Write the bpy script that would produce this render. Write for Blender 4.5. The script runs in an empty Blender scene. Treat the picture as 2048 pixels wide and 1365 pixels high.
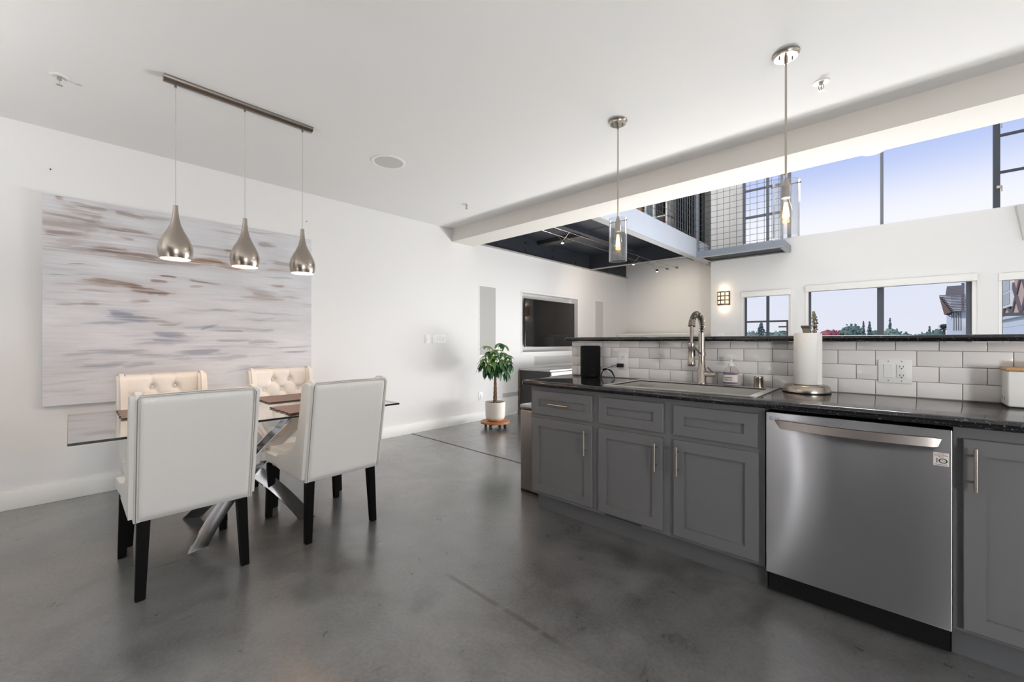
import bpy, bmesh, math, random
import numpy as np
from mathutils import Vector, Matrix, noise as mnoise

S = bpy.context.scene
COL = S.collection
R = math.radians
PI = math.pi

# ------------------------------------------------------------------ camera
cam_d = bpy.data.cameras.new('camera')
cam_d.sensor_fit = 'HORIZONTAL'
cam_d.sensor_width = 36.0
cam_d.lens = 36.0 * 826.6 / 2048.0
cam_d.clip_start = 0.05
cam_d.clip_end = 600
cam = bpy.data.objects.new('camera', cam_d)
COL.objects.link(cam)
cam.location = (0, 0, 1.21)
cam.rotation_euler = (R(90), 0, R(43.025))
S.camera = cam

# ------------------------------------------------------------------ view + sampling quality
S.view_settings.view_transform = 'Standard'
S.view_settings.look = 'None'
S.view_settings.gamma = 1.0
S.view_settings.use_curve_mapping = False
S.view_settings.exposure = 0.08
try:
    S.cycles.use_denoising = True
    S.cycles.max_bounces = 7
    S.cycles.diffuse_bounces = 3
    S.cycles.glossy_bounces = 4
    S.cycles.use_adaptive_sampling = True
    S.cycles.adaptive_threshold = 0.03
    S.cycles.transparent_max_bounces = 16
    S.cycles.sample_clamp_indirect = 6.0
    S.cycles.caustics_reflective = False
    S.cycles.caustics_refractive = False
except Exception:
    pass


def srgb(r, g, b):
    def f(c):
        c = c / 255.0
        return c / 12.92 if c <= 0.04045 else ((c + 0.055) / 1.055) ** 2.4
    return (f(r), f(g), f(b), 1.0)


# ------------------------------------------------------------------ sky
W = bpy.data.worlds.new('sky')
S.world = W
W.use_nodes = True
nt = W.node_tree
nt.nodes.clear()
wo = nt.nodes.new('ShaderNodeOutputWorld')
bg = nt.nodes.new('ShaderNodeBackground')
tc = nt.nodes.new('ShaderNodeTexCoord')
sp = nt.nodes.new('ShaderNodeSeparateXYZ')
mr = nt.nodes.new('ShaderNodeMapRange')
mr.inputs[1].default_value = -1
mr.inputs[2].default_value = 1
rp = nt.nodes.new('ShaderNodeValToRGB')
rp.color_ramp.interpolation = 'EASE'
stops = [(0.0, srgb(150, 152, 156)), (0.49, srgb(170, 172, 176)), (0.502, srgb(248, 244, 248)), (0.55, srgb(243, 243, 251)),
         (0.605, srgb(243, 244, 252)), (0.672, srgb(180, 197, 242)), (1.0, srgb(112, 148, 222))]
while len(rp.color_ramp.elements) < len(stops):
    rp.color_ramp.elements.new(0.5)
for e, (p, c) in zip(rp.color_ramp.elements, stops):
    e.position = p
    e.color = c
nt.links.new(tc.outputs['Generated'], sp.inputs[0])
nt.links.new(sp.outputs['Z'], mr.inputs[0])
nt.links.new(mr.outputs[0], rp.inputs[0])
nt.links.new(rp.outputs[0], bg.inputs[0])
bg.inputs[1].default_value = 1.0
nt.links.new(bg.outputs[0], wo.inputs[0])


# ------------------------------------------------------------------ window portals, added fill lamps, sun
def area(name, loc, rot, sx, sy, power, col=(1, 1, 1), portal=False):
    d = bpy.data.lights.new(name, 'AREA')
    d.shape = 'RECTANGLE'
    d.size, d.size_y = sx, sy
    d.energy = power
    d.color = col
    if portal:
        d.cycles.is_portal = True
    o = bpy.data.objects.new(name, d)
    COL.objects.link(o)
    o.location = loc
    o.rotation_euler = rot
    return o


def point(name, loc, power, radius=0.1, col=(1, 1, 1)):
    d = bpy.data.lights.new(name, 'POINT')
    d.energy = power
    d.shadow_soft_size = radius
    d.color = col
    o = bpy.data.objects.new(name, d)
    COL.objects.link(o)
    o.location = loc
    return o


area('window_portal_upper', (0.15, 8.12, 4.0), (R(-90), 0, 0), 4.3, 2.3, 1, portal=True)
area('window_portal_lower', (-0.16, 8.2, 1.45), (R(-90), 0, 0), 1.8, 1.2, 1, portal=True)
NEUTRAL = (0.985, 0.985, 0.99)
FILL_GLOBES = [(0.4, 5.2, 5.25, 28.0, 0.20), (-0.9, 5.3, 0.95, 34.0, 0.15), (2.1, 0.1, 1.05, 116.0, 0.18), (-1.9, -1.75, 0.75, 10.0, 0.12), (1.3, 5.2, 0.95, 48.0, 0.15), (-3.7, 6.3, 4.7, 42.0, 0.15)]  # globes added out of view to lift the overall room light
FILL_FLOOD = [((-0.3, 5.1, 3.14), (-2.7, 0.4, 0.5), 245.0)]  # added unseen flood, stands in for window light on chairs and floor
FILL_UPLIGHTS = [(-1.5, 6.6, 0.35, 141.0)]  # added unseen uplight that brightens the kitchen ceiling from the far side
FILL_TORCHIERES = [(-3.0, -1.6, 1.72, 24.0), (-0.4, -1.1, 1.72, 22.0)]  # added behind the camera to even out the ceiling brightness
for p in FILL_GLOBES:
    point('added_fill_globe', p[:3], p[3], p[4], NEUTRAL)
for p, q, e in FILL_FLOOD:
    d = bpy.data.lights.new('added_fill_flood', 'SPOT')
    d.energy = e
    d.spot_size = R(100)
    d.spot_blend = 1.0
    d.shadow_soft_size = 0.5
    d.color = NEUTRAL
    o = bpy.data.objects.new('added_fill_flood', d)
    COL.objects.link(o)
    o.location = p
    o.rotation_euler = (Vector(q) - Vector(p)).to_track_quat('-Z', 'Y').to_euler()
for p in FILL_UPLIGHTS:
    o = area('added_fill_uplight', p[:3], (0, 0, 0), 2.4, 0.5, p[3], NEUTRAL)
    o.rotation_euler = Vector((0, -0.93, 0.36)).to_track_quat('-Z', 'Y').to_euler()
for p in FILL_TORCHIERES:
    o = area('added_fill_torchiere', (p[0], p[1], p[2] + 0.02), (R(180), 0, 0), 0.3, 0.3, p[3], NEUTRAL)
    o.data.shape = 'DISK'
sun_d = bpy.data.lights.new('sun', 'SUN')
sun_d.energy = 2.2
sun_d.angle = R(0.6)
sun_d.color = (1.0, 0.95, 0.88)
sun = bpy.data.objects.new('sun', sun_d)
COL.objects.link(sun)
sun.location = (-40, -60, 60)
sun.rotation_euler = Vector((0.55, 0.65, -0.55)).to_track_quat('-Z', 'Y').to_euler()


# ------------------------------------------------------------------ materials
MATS = {}


def nodes(name):
    m = bpy.data.materials.new(name)
    m.use_nodes = True
    t = m.node_tree
    b = t.nodes['Principled BSDF']
    MATS[name] = m
    return m, t, b


def mat(name, col, rough=0.5, metal=0.0, spec=0.5, var=0.0, vscale=8.0, vstretch=(1, 1, 1), bump=0.0, bscale=60.0,
        bstretch=(1, 1, 1), emis=None, estr=0.0, coat=0.0, aniso=0.0):
    m, t, b = nodes(name)
    b.inputs['Base Color'].default_value = col
    b.inputs['Roughness'].default_value = rough
    b.inputs['Metallic'].default_value = metal
    b.inputs['Specular IOR Level'].default_value = spec
    b.inputs['Coat Weight'].default_value = coat
    if aniso:
        b.inputs['Anisotropic'].default_value = aniso
    co = t.nodes.new('ShaderNodeTexCoord')
    if var > 0:
        mp = t.nodes.new('ShaderNodeMapping')
        mp.inputs['Scale'].default_value = vstretch
        nz = t.nodes.new('ShaderNodeTexNoise')
        nz.inputs['Scale'].default_value = vscale
        nz.inputs['Detail'].default_value = 5
        t.links.new(co.outputs['Object'], mp.inputs[0])
        t.links.new(mp.outputs[0], nz.inputs['Vector'])
        mx = t.nodes.new('ShaderNodeMix')
        mx.data_type = 'RGBA'
        mx.inputs[6].default_value = tuple(max(0, c * (1 - var)) for c in col[:3]) + (1,)
        mx.inputs[7].default_value = tuple(min(1, c * (1 + var)) for c in col[:3]) + (1,)
        t.links.new(nz.outputs['Fac'], mx.inputs[0])
        t.links.new(mx.outputs[2], b.inputs['Base Color'])
    if bump > 0:
        mp2 = t.nodes.new('ShaderNodeMapping')
        mp2.inputs['Scale'].default_value = bstretch
        n2 = t.nodes.new('ShaderNodeTexNoise')
        n2.inputs['Scale'].default_value = bscale
        n2.inputs['Detail'].default_value = 3
        bp = t.nodes.new('ShaderNodeBump')
        bp.inputs['Strength'].default_value = bump
        bp.inputs['Distance'].default_value = 0.01
        t.links.new(co.outputs['Object'], mp2.inputs[0])
        t.links.new(mp2.outputs[0], n2.inputs['Vector'])
        t.links.new(n2.outputs['Fac'], bp.inputs['Height'])
        t.links.new(bp.outputs[0], b.inputs['Normal'])
    if emis:
        b.inputs['Emission Color'].default_value = emis
        b.inputs['Emission Strength'].default_value = estr
    return m


def glass(name, tint=(1, 1, 1, 1), ior=1.45, rough=0.0, refl=1.0):
    m = bpy.data.materials.new(name)
    m.use_nodes = True
    t = m.node_tree
    t.nodes.clear()
    o = t.nodes.new('ShaderNodeOutputMaterial')
    mx = t.nodes.new('ShaderNodeMixShader')
    ge = t.nodes.new('ShaderNodeNewGeometry')
    dt = t.nodes.new('ShaderNodeVectorMath')
    dt.operation = 'DOT_PRODUCT'
    t.links.new(ge.outputs['Normal'], dt.inputs[0])
    t.links.new(ge.outputs['Incoming'], dt.inputs[1])

    def mth(op, a, b):
        n = t.nodes.new('ShaderNodeMath')
        n.operation = op
        for k, v in enumerate((a, b)):
            if v is None:
                continue
            if isinstance(v, (int, float)):
                n.inputs[k].default_value = v
            else:
                t.links.new(v, n.inputs[k])
        return n.outputs[0]
    f0 = ((ior - 1) / (ior + 1)) ** 2
    cs_ = mth('ABSOLUTE', dt.outputs['Value'], None)
    pw = mth('POWER', mth('SUBTRACT', 1.0, cs_), 5.0)
    fr = mth('ADD', mth('MULTIPLY', pw, 1 - f0), f0)
    ml = t.nodes.new('ShaderNodeMath')
    ml.operation = 'MULTIPLY'
    ml.inputs[1].default_value = refl
    tr = t.nodes.new('ShaderNodeBsdfTransparent')
    tr.inputs[0].default_value = tint
    gl = t.nodes.new('ShaderNodeBsdfGlossy')
    gl.inputs['Roughness'].default_value = rough
    t.links.new(fr, ml.inputs[0])
    t.links.new(ml.outputs[0], mx.inputs[0])
    t.links.new(tr.outputs[0], mx.inputs[1])
    t.links.new(gl.outputs[0], mx.inputs[2])
    t.links.new(mx.outputs[0], o.inputs[0])
    MATS[name] = m
    return m


mat('wall_paint', srgb(238, 237, 236), 0.75, spec=0.25)
mat('ceiling_paint', srgb(241, 240, 238), 0.85, spec=0.2)
mat('trim_paint', srgb(243, 242, 238), 0.45)
mat('beam_paint', srgb(232, 228, 221), 0.8, spec=0.2)
mat('white_plastic', srgb(244, 244, 242), 0.35)
mat('slot_dark', srgb(40, 38, 36), 0.6)
mat('grille_cloth', srgb(205, 204, 201), 0.8, var=0.05, vscale=300)
mat('grille_grey', srgb(186, 186, 184), 0.8, var=0.05, vscale=300)
mat('steel_dark', srgb(58, 62, 70), 0.42, metal=0.35, var=0.15, vscale=3)
mat('steel_grey', srgb(138, 146, 157), 0.35, metal=0.5, var=0.1, vscale=4)
mat('steel_navy', srgb(34, 40, 52), 0.55)
mat('steel_sky_sheen', srgb(206, 213, 224), 0.35, metal=0.25, var=0.06, vscale=2.5)  # sky reflection put into a pale base colour
mat('steel_flange', srgb(176, 176, 174), 0.5, metal=0.3)
mat('wire_metal', srgb(92, 96, 102), 0.4, metal=0.8)
mat('window_metal', srgb(70, 76, 84), 0.45, metal=0.2)
mat('window_metal_light', srgb(120, 125, 134), 0.45, metal=0.2)
mat('cabinet_paint', srgb(102, 102, 103), 0.42, var=0.03, vscale=5, bump=0.0)
mat('kick_paint', srgb(90, 91, 93), 0.5)
mat('black_plastic', srgb(10, 10, 11), 0.45, spec=0.3)
mat('black_cloth', srgb(11, 12, 14), 0.8, spec=0.2, var=0.2, vscale=400)
mat('nickel', srgb(188, 180, 170), 0.27, metal=1.0, bump=0.04, bscale=30, bstretch=(1, 1, 30))
mat('nickel_dark', srgb(140, 132, 124), 0.3, metal=1.0)
mat('nickel_vertical', srgb(170, 160, 150), 0.26, metal=1.0, bump=0.03, bscale=12, bstretch=(30, 30, 1))
mat('chrome', srgb(205, 206, 210), 0.08, metal=1.0)
mat('chrome_dark', srgb(120, 122, 126), 0.18, metal=1.0)
mat('stainless_plain', srgb(172, 172, 175), 0.25, metal=1.0)


def brushed_material():
    m, t, b = nodes('stainless')
    b.inputs['Base Color'].default_value = srgb(182, 182, 185)
    b.inputs['Metallic'].default_value = 1.0
    b.inputs['Roughness'].default_value = 0.29
    b.inputs['Anisotropic'].default_value = 1.0
    tg = t.nodes.new('ShaderNodeTangent')
    tg.direction_type = 'UV_MAP'
    tg.uv_map = 'brush'
    t.links.new(tg.outputs[0], b.inputs['Tangent'])


brushed_material()
mat('stainless_sink', srgb(205, 203, 199), 0.36, metal=1.0)
mat('stainless_can', srgb(150, 142, 138), 0.35, metal=0.9)
mat('leather', srgb(234, 232, 228), 0.45, var=0.02, vscale=6, bump=0.06, bscale=350)
mat('welt_leather', srgb(214, 210, 204), 0.45)
mat('seam_shadow', srgb(120, 117, 112), 0.7)
mat('black_wood', srgb(7, 6, 6), 0.55, spec=0.12)
mat('wood_orange', srgb(186, 122, 74), 0.45, var=0.2, vscale=6, vstretch=(1, 8, 8))
mat('wood_light', srgb(205, 160, 112), 0.5, var=0.15, vscale=6, vstretch=(2, 14, 14))
mat('wood_mat', srgb(118, 98, 90), 0.5, var=0.35, vscale=7, vstretch=(9, 1.2, 1), bump=0.2, bscale=14, bstretch=(8, 1, 1))
mat('wood_mat_edge', srgb(84, 62, 52), 0.7)
mat('console_dark', srgb(58, 56, 56), 0.45)
mat('console_brown', srgb(112, 84, 66), 0.5)
mat('console_top', srgb(200, 200, 200), 0.2)
mat('tv_screen', srgb(10, 10, 12), 0.06, spec=0.6)
mat('tv_bezel', srgb(22, 22, 24), 0.3)
mat('ceramic_pot', srgb(233, 228, 220), 0.5)
mat('terracotta', srgb(214, 178, 152), 0.7)
mat('soil', srgb(52, 38, 30), 0.95, var=0.4, vscale=60)
mat('trunk_bark', srgb(120, 96, 74), 0.8, var=0.35, vscale=30, vstretch=(1, 1, 4))
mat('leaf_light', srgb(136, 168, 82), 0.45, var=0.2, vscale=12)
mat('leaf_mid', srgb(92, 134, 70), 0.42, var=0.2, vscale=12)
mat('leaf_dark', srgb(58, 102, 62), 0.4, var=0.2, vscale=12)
mat('paper', srgb(246, 244, 240), 0.9, bump=0.25, bscale=90)
mat('soap_label', srgb(236, 230, 214), 0.5)
mat('soap_purple', srgb(122, 96, 140), 0.5)
mat('soap_liquid', srgb(232, 226, 214), 0.2)
mat('ink', srgb(38, 36, 40), 0.6)
mat('ink_red', srgb(150, 60, 50), 0.6)
mat('ink_blue', srgb(110, 122, 160), 0.4)
mat('sticker_white', srgb(214, 208, 202), 0.5)
mat('rug_wool', srgb(225, 223, 218), 0.95, var=0.06, vscale=120)
mat('shade_inner', srgb(255, 214, 170), 0.6, emis=(1.0, 0.62, 0.30, 1), estr=1.2)
mat('bulb_glow', srgb(255, 220, 170), 0.4, emis=(1.0, 0.72, 0.42, 1), estr=9.0)
mat('filament_glow', srgb(255, 200, 120), 0.4, emis=(1.0, 0.60, 0.25, 1), estr=16.0)
mat('spot_glow', srgb(255, 230, 200), 0.4, emis=(1.0, 0.85, 0.65, 1), estr=14.0)
mat('sconce_glass', srgb(255, 230, 190), 0.5, emis=(1.0, 0.80, 0.55, 1), estr=0.9)
mat('sconce_metal', srgb(120, 108, 92), 0.4, metal=0.8)
mat('brass', srgb(176, 132, 92), 0.3, metal=1.0)
mat('cord_clear', srgb(200, 196, 188), 0.4, metal=0.2)
mat('brick_wall', srgb(220, 186, 168), 0.9, var=0.15, vscale=14)
mat('timber', srgb(112, 104, 106), 0.8, var=0.1, vscale=4)
mat('siding', srgb(226, 230, 236), 0.8, var=0.04, vscale=3)
mat('roof_tile', srgb(128, 122, 122), 0.8, var=0.2, vscale=6)
mat('soffit', srgb(108, 88, 76), 0.8)
mat('house_glass', srgb(70, 108, 112), 0.1)
mat('ground', srgb(132, 138, 120), 0.95, var=0.2, vscale=0.05)
mat('crown_green', srgb(108, 128, 114), 0.9, var=0.3, vscale=1.2)  # distance haze put into the crown colours, greyed and lightened
mat('crown_pale', srgb(140, 158, 138), 0.9, var=0.25, vscale=1.2)
mat('crown_red', srgb(176, 100, 98), 0.9, var=0.3, vscale=1.2)
mat('crown_gold', srgb(168, 152, 108), 0.9, var=0.25, vscale=1.2)
mat('crown_dark', srgb(100, 118, 118), 0.9, var=0.25, vscale=1.2)
mat('tree_trunk', srgb(90, 78, 68), 0.9)
mat('book_brown', srgb(168, 140, 112), 0.7)
mat('book_red', srgb(170, 92, 62), 0.7)
mat('book_black', srgb(26, 26, 28), 0.7)
mat('book_blue', srgb(120, 132, 150), 0.7)
mat('screen_dark', srgb(44, 46, 52), 0.6)
mat('screen_slat', srgb(92, 98, 106), 0.5)
mat('pantry_wood', srgb(38, 31, 29), 0.5, var=0.2, vscale=4, vstretch=(6, 6, 1))
glass('pane_glass', (0.985, 0.99, 1.0, 1), 1.45, 0.0, 0.12)
glass('pane_glass_tinted', (0.80, 0.845, 0.92, 1), 1.45, 0.0, 0.12)
glass('table_glass', (0.93, 0.965, 0.955, 1), 1.5, 0.0, 1.6)
glass('pendant_glass', (0.95, 0.955, 0.96, 1), 1.5, 0.0, 2.2)
glass('bulb_amber', (1.0, 0.92, 0.78, 1), 1.45, 0.0, 1.2)
glass('bottle_clear', (0.93, 0.92, 0.92, 1), 1.45, 0.02, 0.8)
mat('glass_edge', srgb(14, 20, 20), 0.15)


def floor_material():
    m, t, b = nodes('concrete')
    co = t.nodes.new('ShaderNodeTexCoord')
    L = t.links.new

    def noise(scale, detail, stretch=(1, 1, 1), rot=0.0, rough=0.6, dist=0.0):
        mp = t.nodes.new('ShaderNodeMapping')
        mp.inputs['Scale'].default_value = stretch
        mp.inputs['Rotation'].default_value = (0, 0, rot)
        n = t.nodes.new('ShaderNodeTexNoise')
        n.inputs['Scale'].default_value = scale
        n.inputs['Detail'].default_value = detail
        n.inputs['Roughness'].default_value = rough
        n.inputs['Distortion'].default_value = dist
        L(co.outputs['Object'], mp.inputs[0])
        L(mp.outputs[0], n.inputs['Vector'])
        return n.outputs['Fac']

    def math_(op, a, bb, c=None):
        n = t.nodes.new('ShaderNodeMath')
        n.operation = op
        for i, v in enumerate((a, bb, c)):
            if v is None:
                continue
            if isinstance(v, (int, float)):
                n.inputs[i].default_value = v
            else:
                L(v, n.inputs[i])
        return n.outputs[0]

    def mapr(v, a, c, lo, hi, smooth=True):
        n = t.nodes.new('ShaderNodeMapRange')
        n.interpolation_type = 'SMOOTHSTEP' if smooth else 'LINEAR'
        L(v, n.inputs[0])
        n.inputs[1].default_value = a
        n.inputs[2].default_value = c
        n.inputs[3].default_value = lo
        n.inputs[4].default_value = hi
        return n.outputs[0]

    big = noise(0.9, 3, dist=0.6)
    mid = noise(5.5, 5, dist=0.4, rough=0.65)
    fine = noise(60, 3)
    v = math_('ADD', math_('MULTIPLY', big, 0.70), math_('MULTIPLY', mid, 0.45))
    v = math_('ADD', v, math_('MULTIPLY', fine, 0.30))
    ramp = t.nodes.new('ShaderNodeValToRGB')
    ramp.color_ramp.elements[0].position = 0.55
    ramp.color_ramp.elements[0].color = srgb(70, 70, 70)
    ramp.color_ramp.elements[1].position = 0.86
    ramp.color_ramp.elements[1].color = srgb(112, 112, 111)
    L(v, ramp.inputs[0])
    # scratches: strongly stretched noises at several angles, only the extreme values show
    dark = None
    for sc, rot in ((2.0, 0.5), (2.6, 1.9), (1.6, 2.7)):
        s = noise(sc, 2, stretch=(20, 1.7, 1), rot=rot, dist=0.5)
        s = mapr(s, 0.70, 0.75, 0.0, 0.5)
        dark = s if dark is None else math_('MAXIMUM', dark, s)
    stain = mapr(noise(1.5, 5, dist=0.8), 0.54, 0.72, 0.0, 0.42)
    speck = mapr(noise(26, 2), 0.76, 0.80, 0.0, 0.55)
    dark = math_('MAXIMUM', dark, math_('MAXIMUM', stain, speck))
    # saw-cut joints and the worn filler strip
    sep = t.nodes.new('ShaderNodeSeparateXYZ')
    L(co.outputs['Object'], sep.inputs[0])
    X, Y = sep.outputs['X'], sep.outputs['Y']
    wob = math_('MULTIPLY', math_('SUBTRACT', noise(3, 2), 0.5), 0.02)

    def line(axis, pos, half, lo=None, hi=None, other=None, amt=0.85):
        d = math_('ABSOLUTE', math_('SUBTRACT', math_('ADD', axis, wob), pos), 0)
        r = mapr(d, half, half * 1.8, amt, 0.0)
        if lo is not None:
            r = math_('MULTIPLY', r, mapr(other, lo, lo + 0.12, 0, 1))
            r = math_('MULTIPLY', r, mapr(other, hi - 0.12, hi, 1, 0))
        return r
    j = line(Y, 3.05, 0.009, amt=0.95)
    j = math_('MAXIMUM', j, line(Y, 3.95, 0.009, -4.2, -2.0, X, 0.6))
    st = line(Y, 1.337, 0.0085, -1.76, -0.94, X, 0.62)
    st = math_('MULTIPLY', st, mapr(noise(9, 2, stretch=(1, 0.05, 1)), 0.36, 0.42, 0.25, 1))
    dark = math_('MAXIMUM', dark, math_('MAXIMUM', j, st))
    mx = t.nodes.new('ShaderNodeMix')
    mx.data_type = 'RGBA'
    L(dark, mx.inputs[0])
    L(ramp.outputs[0], mx.inputs[6])
    mx.inputs[7].default_value = srgb(46, 43, 41)
    L(mx.outputs[2], b.inputs['Base Color'])
    L(mapr(mid, 0.3, 0.7, 0.27, 0.42), b.inputs['Roughness'])
    b.inputs['Specular IOR Level'].default_value = 0.55
    L(math_('SUBTRACT', 1.0, j), b.inputs['Coat Weight'])
    L(math_('MULTIPLY', math_('SUBTRACT', 1.0, j), 0.55), b.inputs['Specular IOR Level'])
    b.inputs['Coat Roughness'].default_value = 0.2
    bp = t.nodes.new('ShaderNodeBump')
    bp.inputs['Strength'].default_value = 0.06
    bp.inputs['Distance'].default_value = 0.01
    L(noise(70, 1), bp.inputs['Height'])
    L(bp.outputs[0], b.inputs['Normal'])


floor_material()


def granite_material():
    m, t, b = nodes('granite')
    co = t.nodes.new('ShaderNodeTexCoord')
    L = t.links.new
    vo = t.nodes.new('ShaderNodeTexVoronoi')
    vo.inputs['Scale'].default_value = 170
    L(co.outputs['Object'], vo.inputs['Vector'])
    nz = t.nodes.new('ShaderNodeTexNoise')
    nz.inputs['Scale'].default_value = 120
    nz.inputs['Detail'].default_value = 3
    L(co.outputs['Object'], nz.inputs['Vector'])
    r1 = t.nodes.new('ShaderNodeValToRGB')
    r1.color_ramp.elements[0].position = 0.60
    r1.color_ramp.elements[0].color = srgb(20, 21, 25)
    r1.color_ramp.elements[1].position = 0.74
    r1.color_ramp.elements[1].color = srgb(118, 112, 106)
    L(nz.outputs['Fac'], r1.inputs[0])
    L(r1.outputs[0], b.inputs['Base Color'])
    b.inputs['Roughness'].default_value = 0.11
    b.inputs['Specular IOR Level'].default_value = 0.6


granite_material()


def tile_material():
    m, t, b = nodes('subway_tile')
    oi = t.nodes.new('ShaderNodeObjectInfo')
    mx = t.nodes.new('ShaderNodeMix')
    mx.data_type = 'RGBA'
    mx.inputs[6].default_value = srgb(234, 230, 227)
    mx.inputs[7].default_value = srgb(243, 240, 238)
    t.links.new(oi.outputs['Random'], mx.inputs[0])
    t.links.new(mx.outputs[2], b.inputs['Base Color'])
    b.inputs['Roughness'].default_value = 0.12


tile_material()
mat('grout', srgb(188, 180, 172), 0.9)


def canvas_material():
    m, t, b = nodes('painted_canvas')
    at = t.nodes.new('ShaderNodeVertexColor')
    at.layer_name = 'paint'
    t.links.new(at.outputs[0], b.inputs['Base Color'])
    b.inputs['Roughness'].default_value = 0.6
    co = t.nodes.new('ShaderNodeTexCoord')
    mp = t.nodes.new('ShaderNodeMapping')
    mp.inputs['Scale'].default_value = (1, 4, 40)
    nz = t.nodes.new('ShaderNodeTexNoise')
    nz.inputs['Scale'].default_value = 4
    nz.inputs['Detail'].default_value = 4
    bp = t.nodes.new('ShaderNodeBump')
    bp.inputs['Strength'].default_value = 0.12
    bp.inputs['Distance'].default_value = 0.01
    t.links.new(co.outputs['Object'], mp.inputs[0])
    t.links.new(mp.outputs[0], nz.inputs['Vector'])
    t.links.new(nz.outputs['Fac'], bp.inputs['Height'])
    t.links.new(bp.outputs[0], b.inputs['Normal'])


canvas_material()
mat('canvas_side', srgb(232, 230, 228), 0.8)


# ------------------------------------------------------------------ geometry helpers
class G:
    def __init__(self):
        self.v = []
        self.f = []

    def add(self, vs, fs, M=None):
        n = len(self.v)
        for p in vs:
            p = Vector(p)
            self.v.append(tuple(M @ p) if M else tuple(p))
        for f in fs:
            self.f.append(tuple(i + n for i in f))
        return self

    def box(self, x0, x1, y0, y1, z0, z1, r=0.0, seg=2, M=None):
        if r <= 0:
            vs = [(x0, y0, z0), (x1, y0, z0), (x1, y1, z0), (x0, y1, z0), (x0, y0, z1), (x1, y0, z1), (x1, y1, z1), (x0, y1, z1)]
            fs = [(0, 3, 2, 1), (4, 5, 6, 7), (0, 1, 5, 4), (1, 2, 6, 5), (2, 3, 7, 6), (3, 0, 4, 7)]
            return self.add(vs, fs, M)
        bm = bmesh.new()
        bmesh.ops.create_cube(bm, size=1.0)
        for v in bm.verts:
            v.co = Vector(((x0 + x1) / 2 + v.co.x * (x1 - x0), (y0 + y1) / 2 + v.co.y * (y1 - y0), (z0 + z1) / 2 + v.co.z * (z1 - z0)))
        r = min(r, 0.499 * min(x1 - x0, y1 - y0, z1 - z0))
        bmesh.ops.bevel(bm, geom=list(bm.edges), offset=r, segments=seg, profile=0.5, affect='EDGES')
        self.bm(bm, M)
        bm.free()
        return self

    def bm(self, bm, M=None):
        bm.verts.index_update()
        return self.add([v.co.copy() for v in bm.verts], [[v.index for v in f.verts] for f in bm.faces], M)

    def cyl(self, p0, p1, r0, r1=None, n=16, caps=True):
        r1 = r0 if r1 is None else r1
        p0, p1 = Vector(p0), Vector(p1)
        d = (p1 - p0).normalized()
        a = d.orthogonal().normalized()
        b = d.cross(a)
        vs = []
        for p, r in ((p0, r0), (p1, r1)):
            for i in range(n):
                t = 2 * PI * i / n
                vs.append(p + (a * math.cos(t) + b * math.sin(t)) * r)
        fs = [(i, (i + 1) % n, n + (i + 1) % n, n + i) for i in range(n)]
        if caps:
            fs += [tuple(range(n - 1, -1, -1)), tuple(range(n, 2 * n))]
        return self.add(vs, fs)

    def tube(self, pts, r, n=8, caps=True):
        pts = [Vector(p) for p in pts]
        m = len(pts)
        rs = r if isinstance(r, (list, tuple)) else [r] * m
        vs = []
        ref = None
        for i, p in enumerate(pts):
            d = (pts[min(i + 1, m - 1)] - pts[max(i - 1, 0)])
            if d.length < 1e-9:
                d = Vector((0, 0, 1))
            d.normalize()
            if ref is None:
                ref = d.orthogonal().normalized()
            ref = (ref - d * ref.dot(d))
            if ref.length < 1e-6:
                ref = d.orthogonal()
            ref.normalize()
            b = d.cross(ref)
            for k in range(n):
                t = 2 * PI * k / n
                vs.append(p + (ref * math.cos(t) + b * math.sin(t)) * rs[i])
        fs = []
        for i in range(m - 1):
            for k in range(n):
                fs.append((i * n + k, i * n + (k + 1) % n, (i + 1) * n + (k + 1) % n, (i + 1) * n + k))
        if caps:
            fs += [tuple(range(n - 1, -1, -1)), tuple(range((m - 1) * n, m * n))]
        return self.add(vs, fs)

    def lathe(self, prof, c=(0, 0, 0), n=32, M=None):
        vs, fs = [], []
        m = len(prof)
        for r, z in prof:
            for k in range(n):
                t = 2 * PI * k / n
                vs.append((c[0] + r * math.cos(t), c[1] + r * math.sin(t), c[2] + z))
        for i in range(m - 1):
            for k in range(n):
                fs.append((i * n + k, i * n + (k + 1) % n, (i + 1) * n + (k + 1) % n, (i + 1) * n + k))
        if prof[0][0] > 1e-5:
            pass
        return self.add(vs, fs, M)

    def cap(self, r, z, c=(0, 0, 0), n=32, up=True):
        vs = [(c[0] + r * math.cos(2 * PI * k / n), c[1] + r * math.sin(2 * PI * k / n), c[2] + z) for k in range(n)]
        return self.add(vs, [tuple(range(n)) if up else tuple(range(n - 1, -1, -1))])

    def prism(self, poly, axis, a, b, M=None):
        # poly: 2D points in the two other axes (cyclic order after axis)
        n = len(poly)
        vs = []
        for t in (a, b):
            for (u, w) in poly:
                if axis == 'x':
                    vs.append((t, u, w))
                elif axis == 'y':
                    vs.append((u, t, w))
                else:
                    vs.append((u, w, t))
        fs = [tuple(range(n)), tuple(range(2 * n - 1, n - 1, -1))]
        fs += [(i, (i + 1) % n, n + (i + 1) % n, n + i) for i in range(n)]
        return self.add(vs, fs, M)

    def sphere(self, c, r, nu=12, nv=8, s=(1, 1, 1)):
        prof = []
        vs, fs = [], []
        for i in range(nv + 1):
            a = PI * i / nv
            for k in range(nu):
                t = 2 * PI * k / nu
                vs.append((c[0] + s[0] * r * math.sin(a) * math.cos(t), c[1] + s[1] * r * math.sin(a) * math.sin(t), c[2] + s[2] * r * math.cos(a)))
        for i in range(nv):
            for k in range(nu):
                fs.append((i * nu + k, (i + 1) * nu + k, (i + 1) * nu + (k + 1) % nu, i * nu + (k + 1) % nu))
        return self.add(vs, fs)

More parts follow.
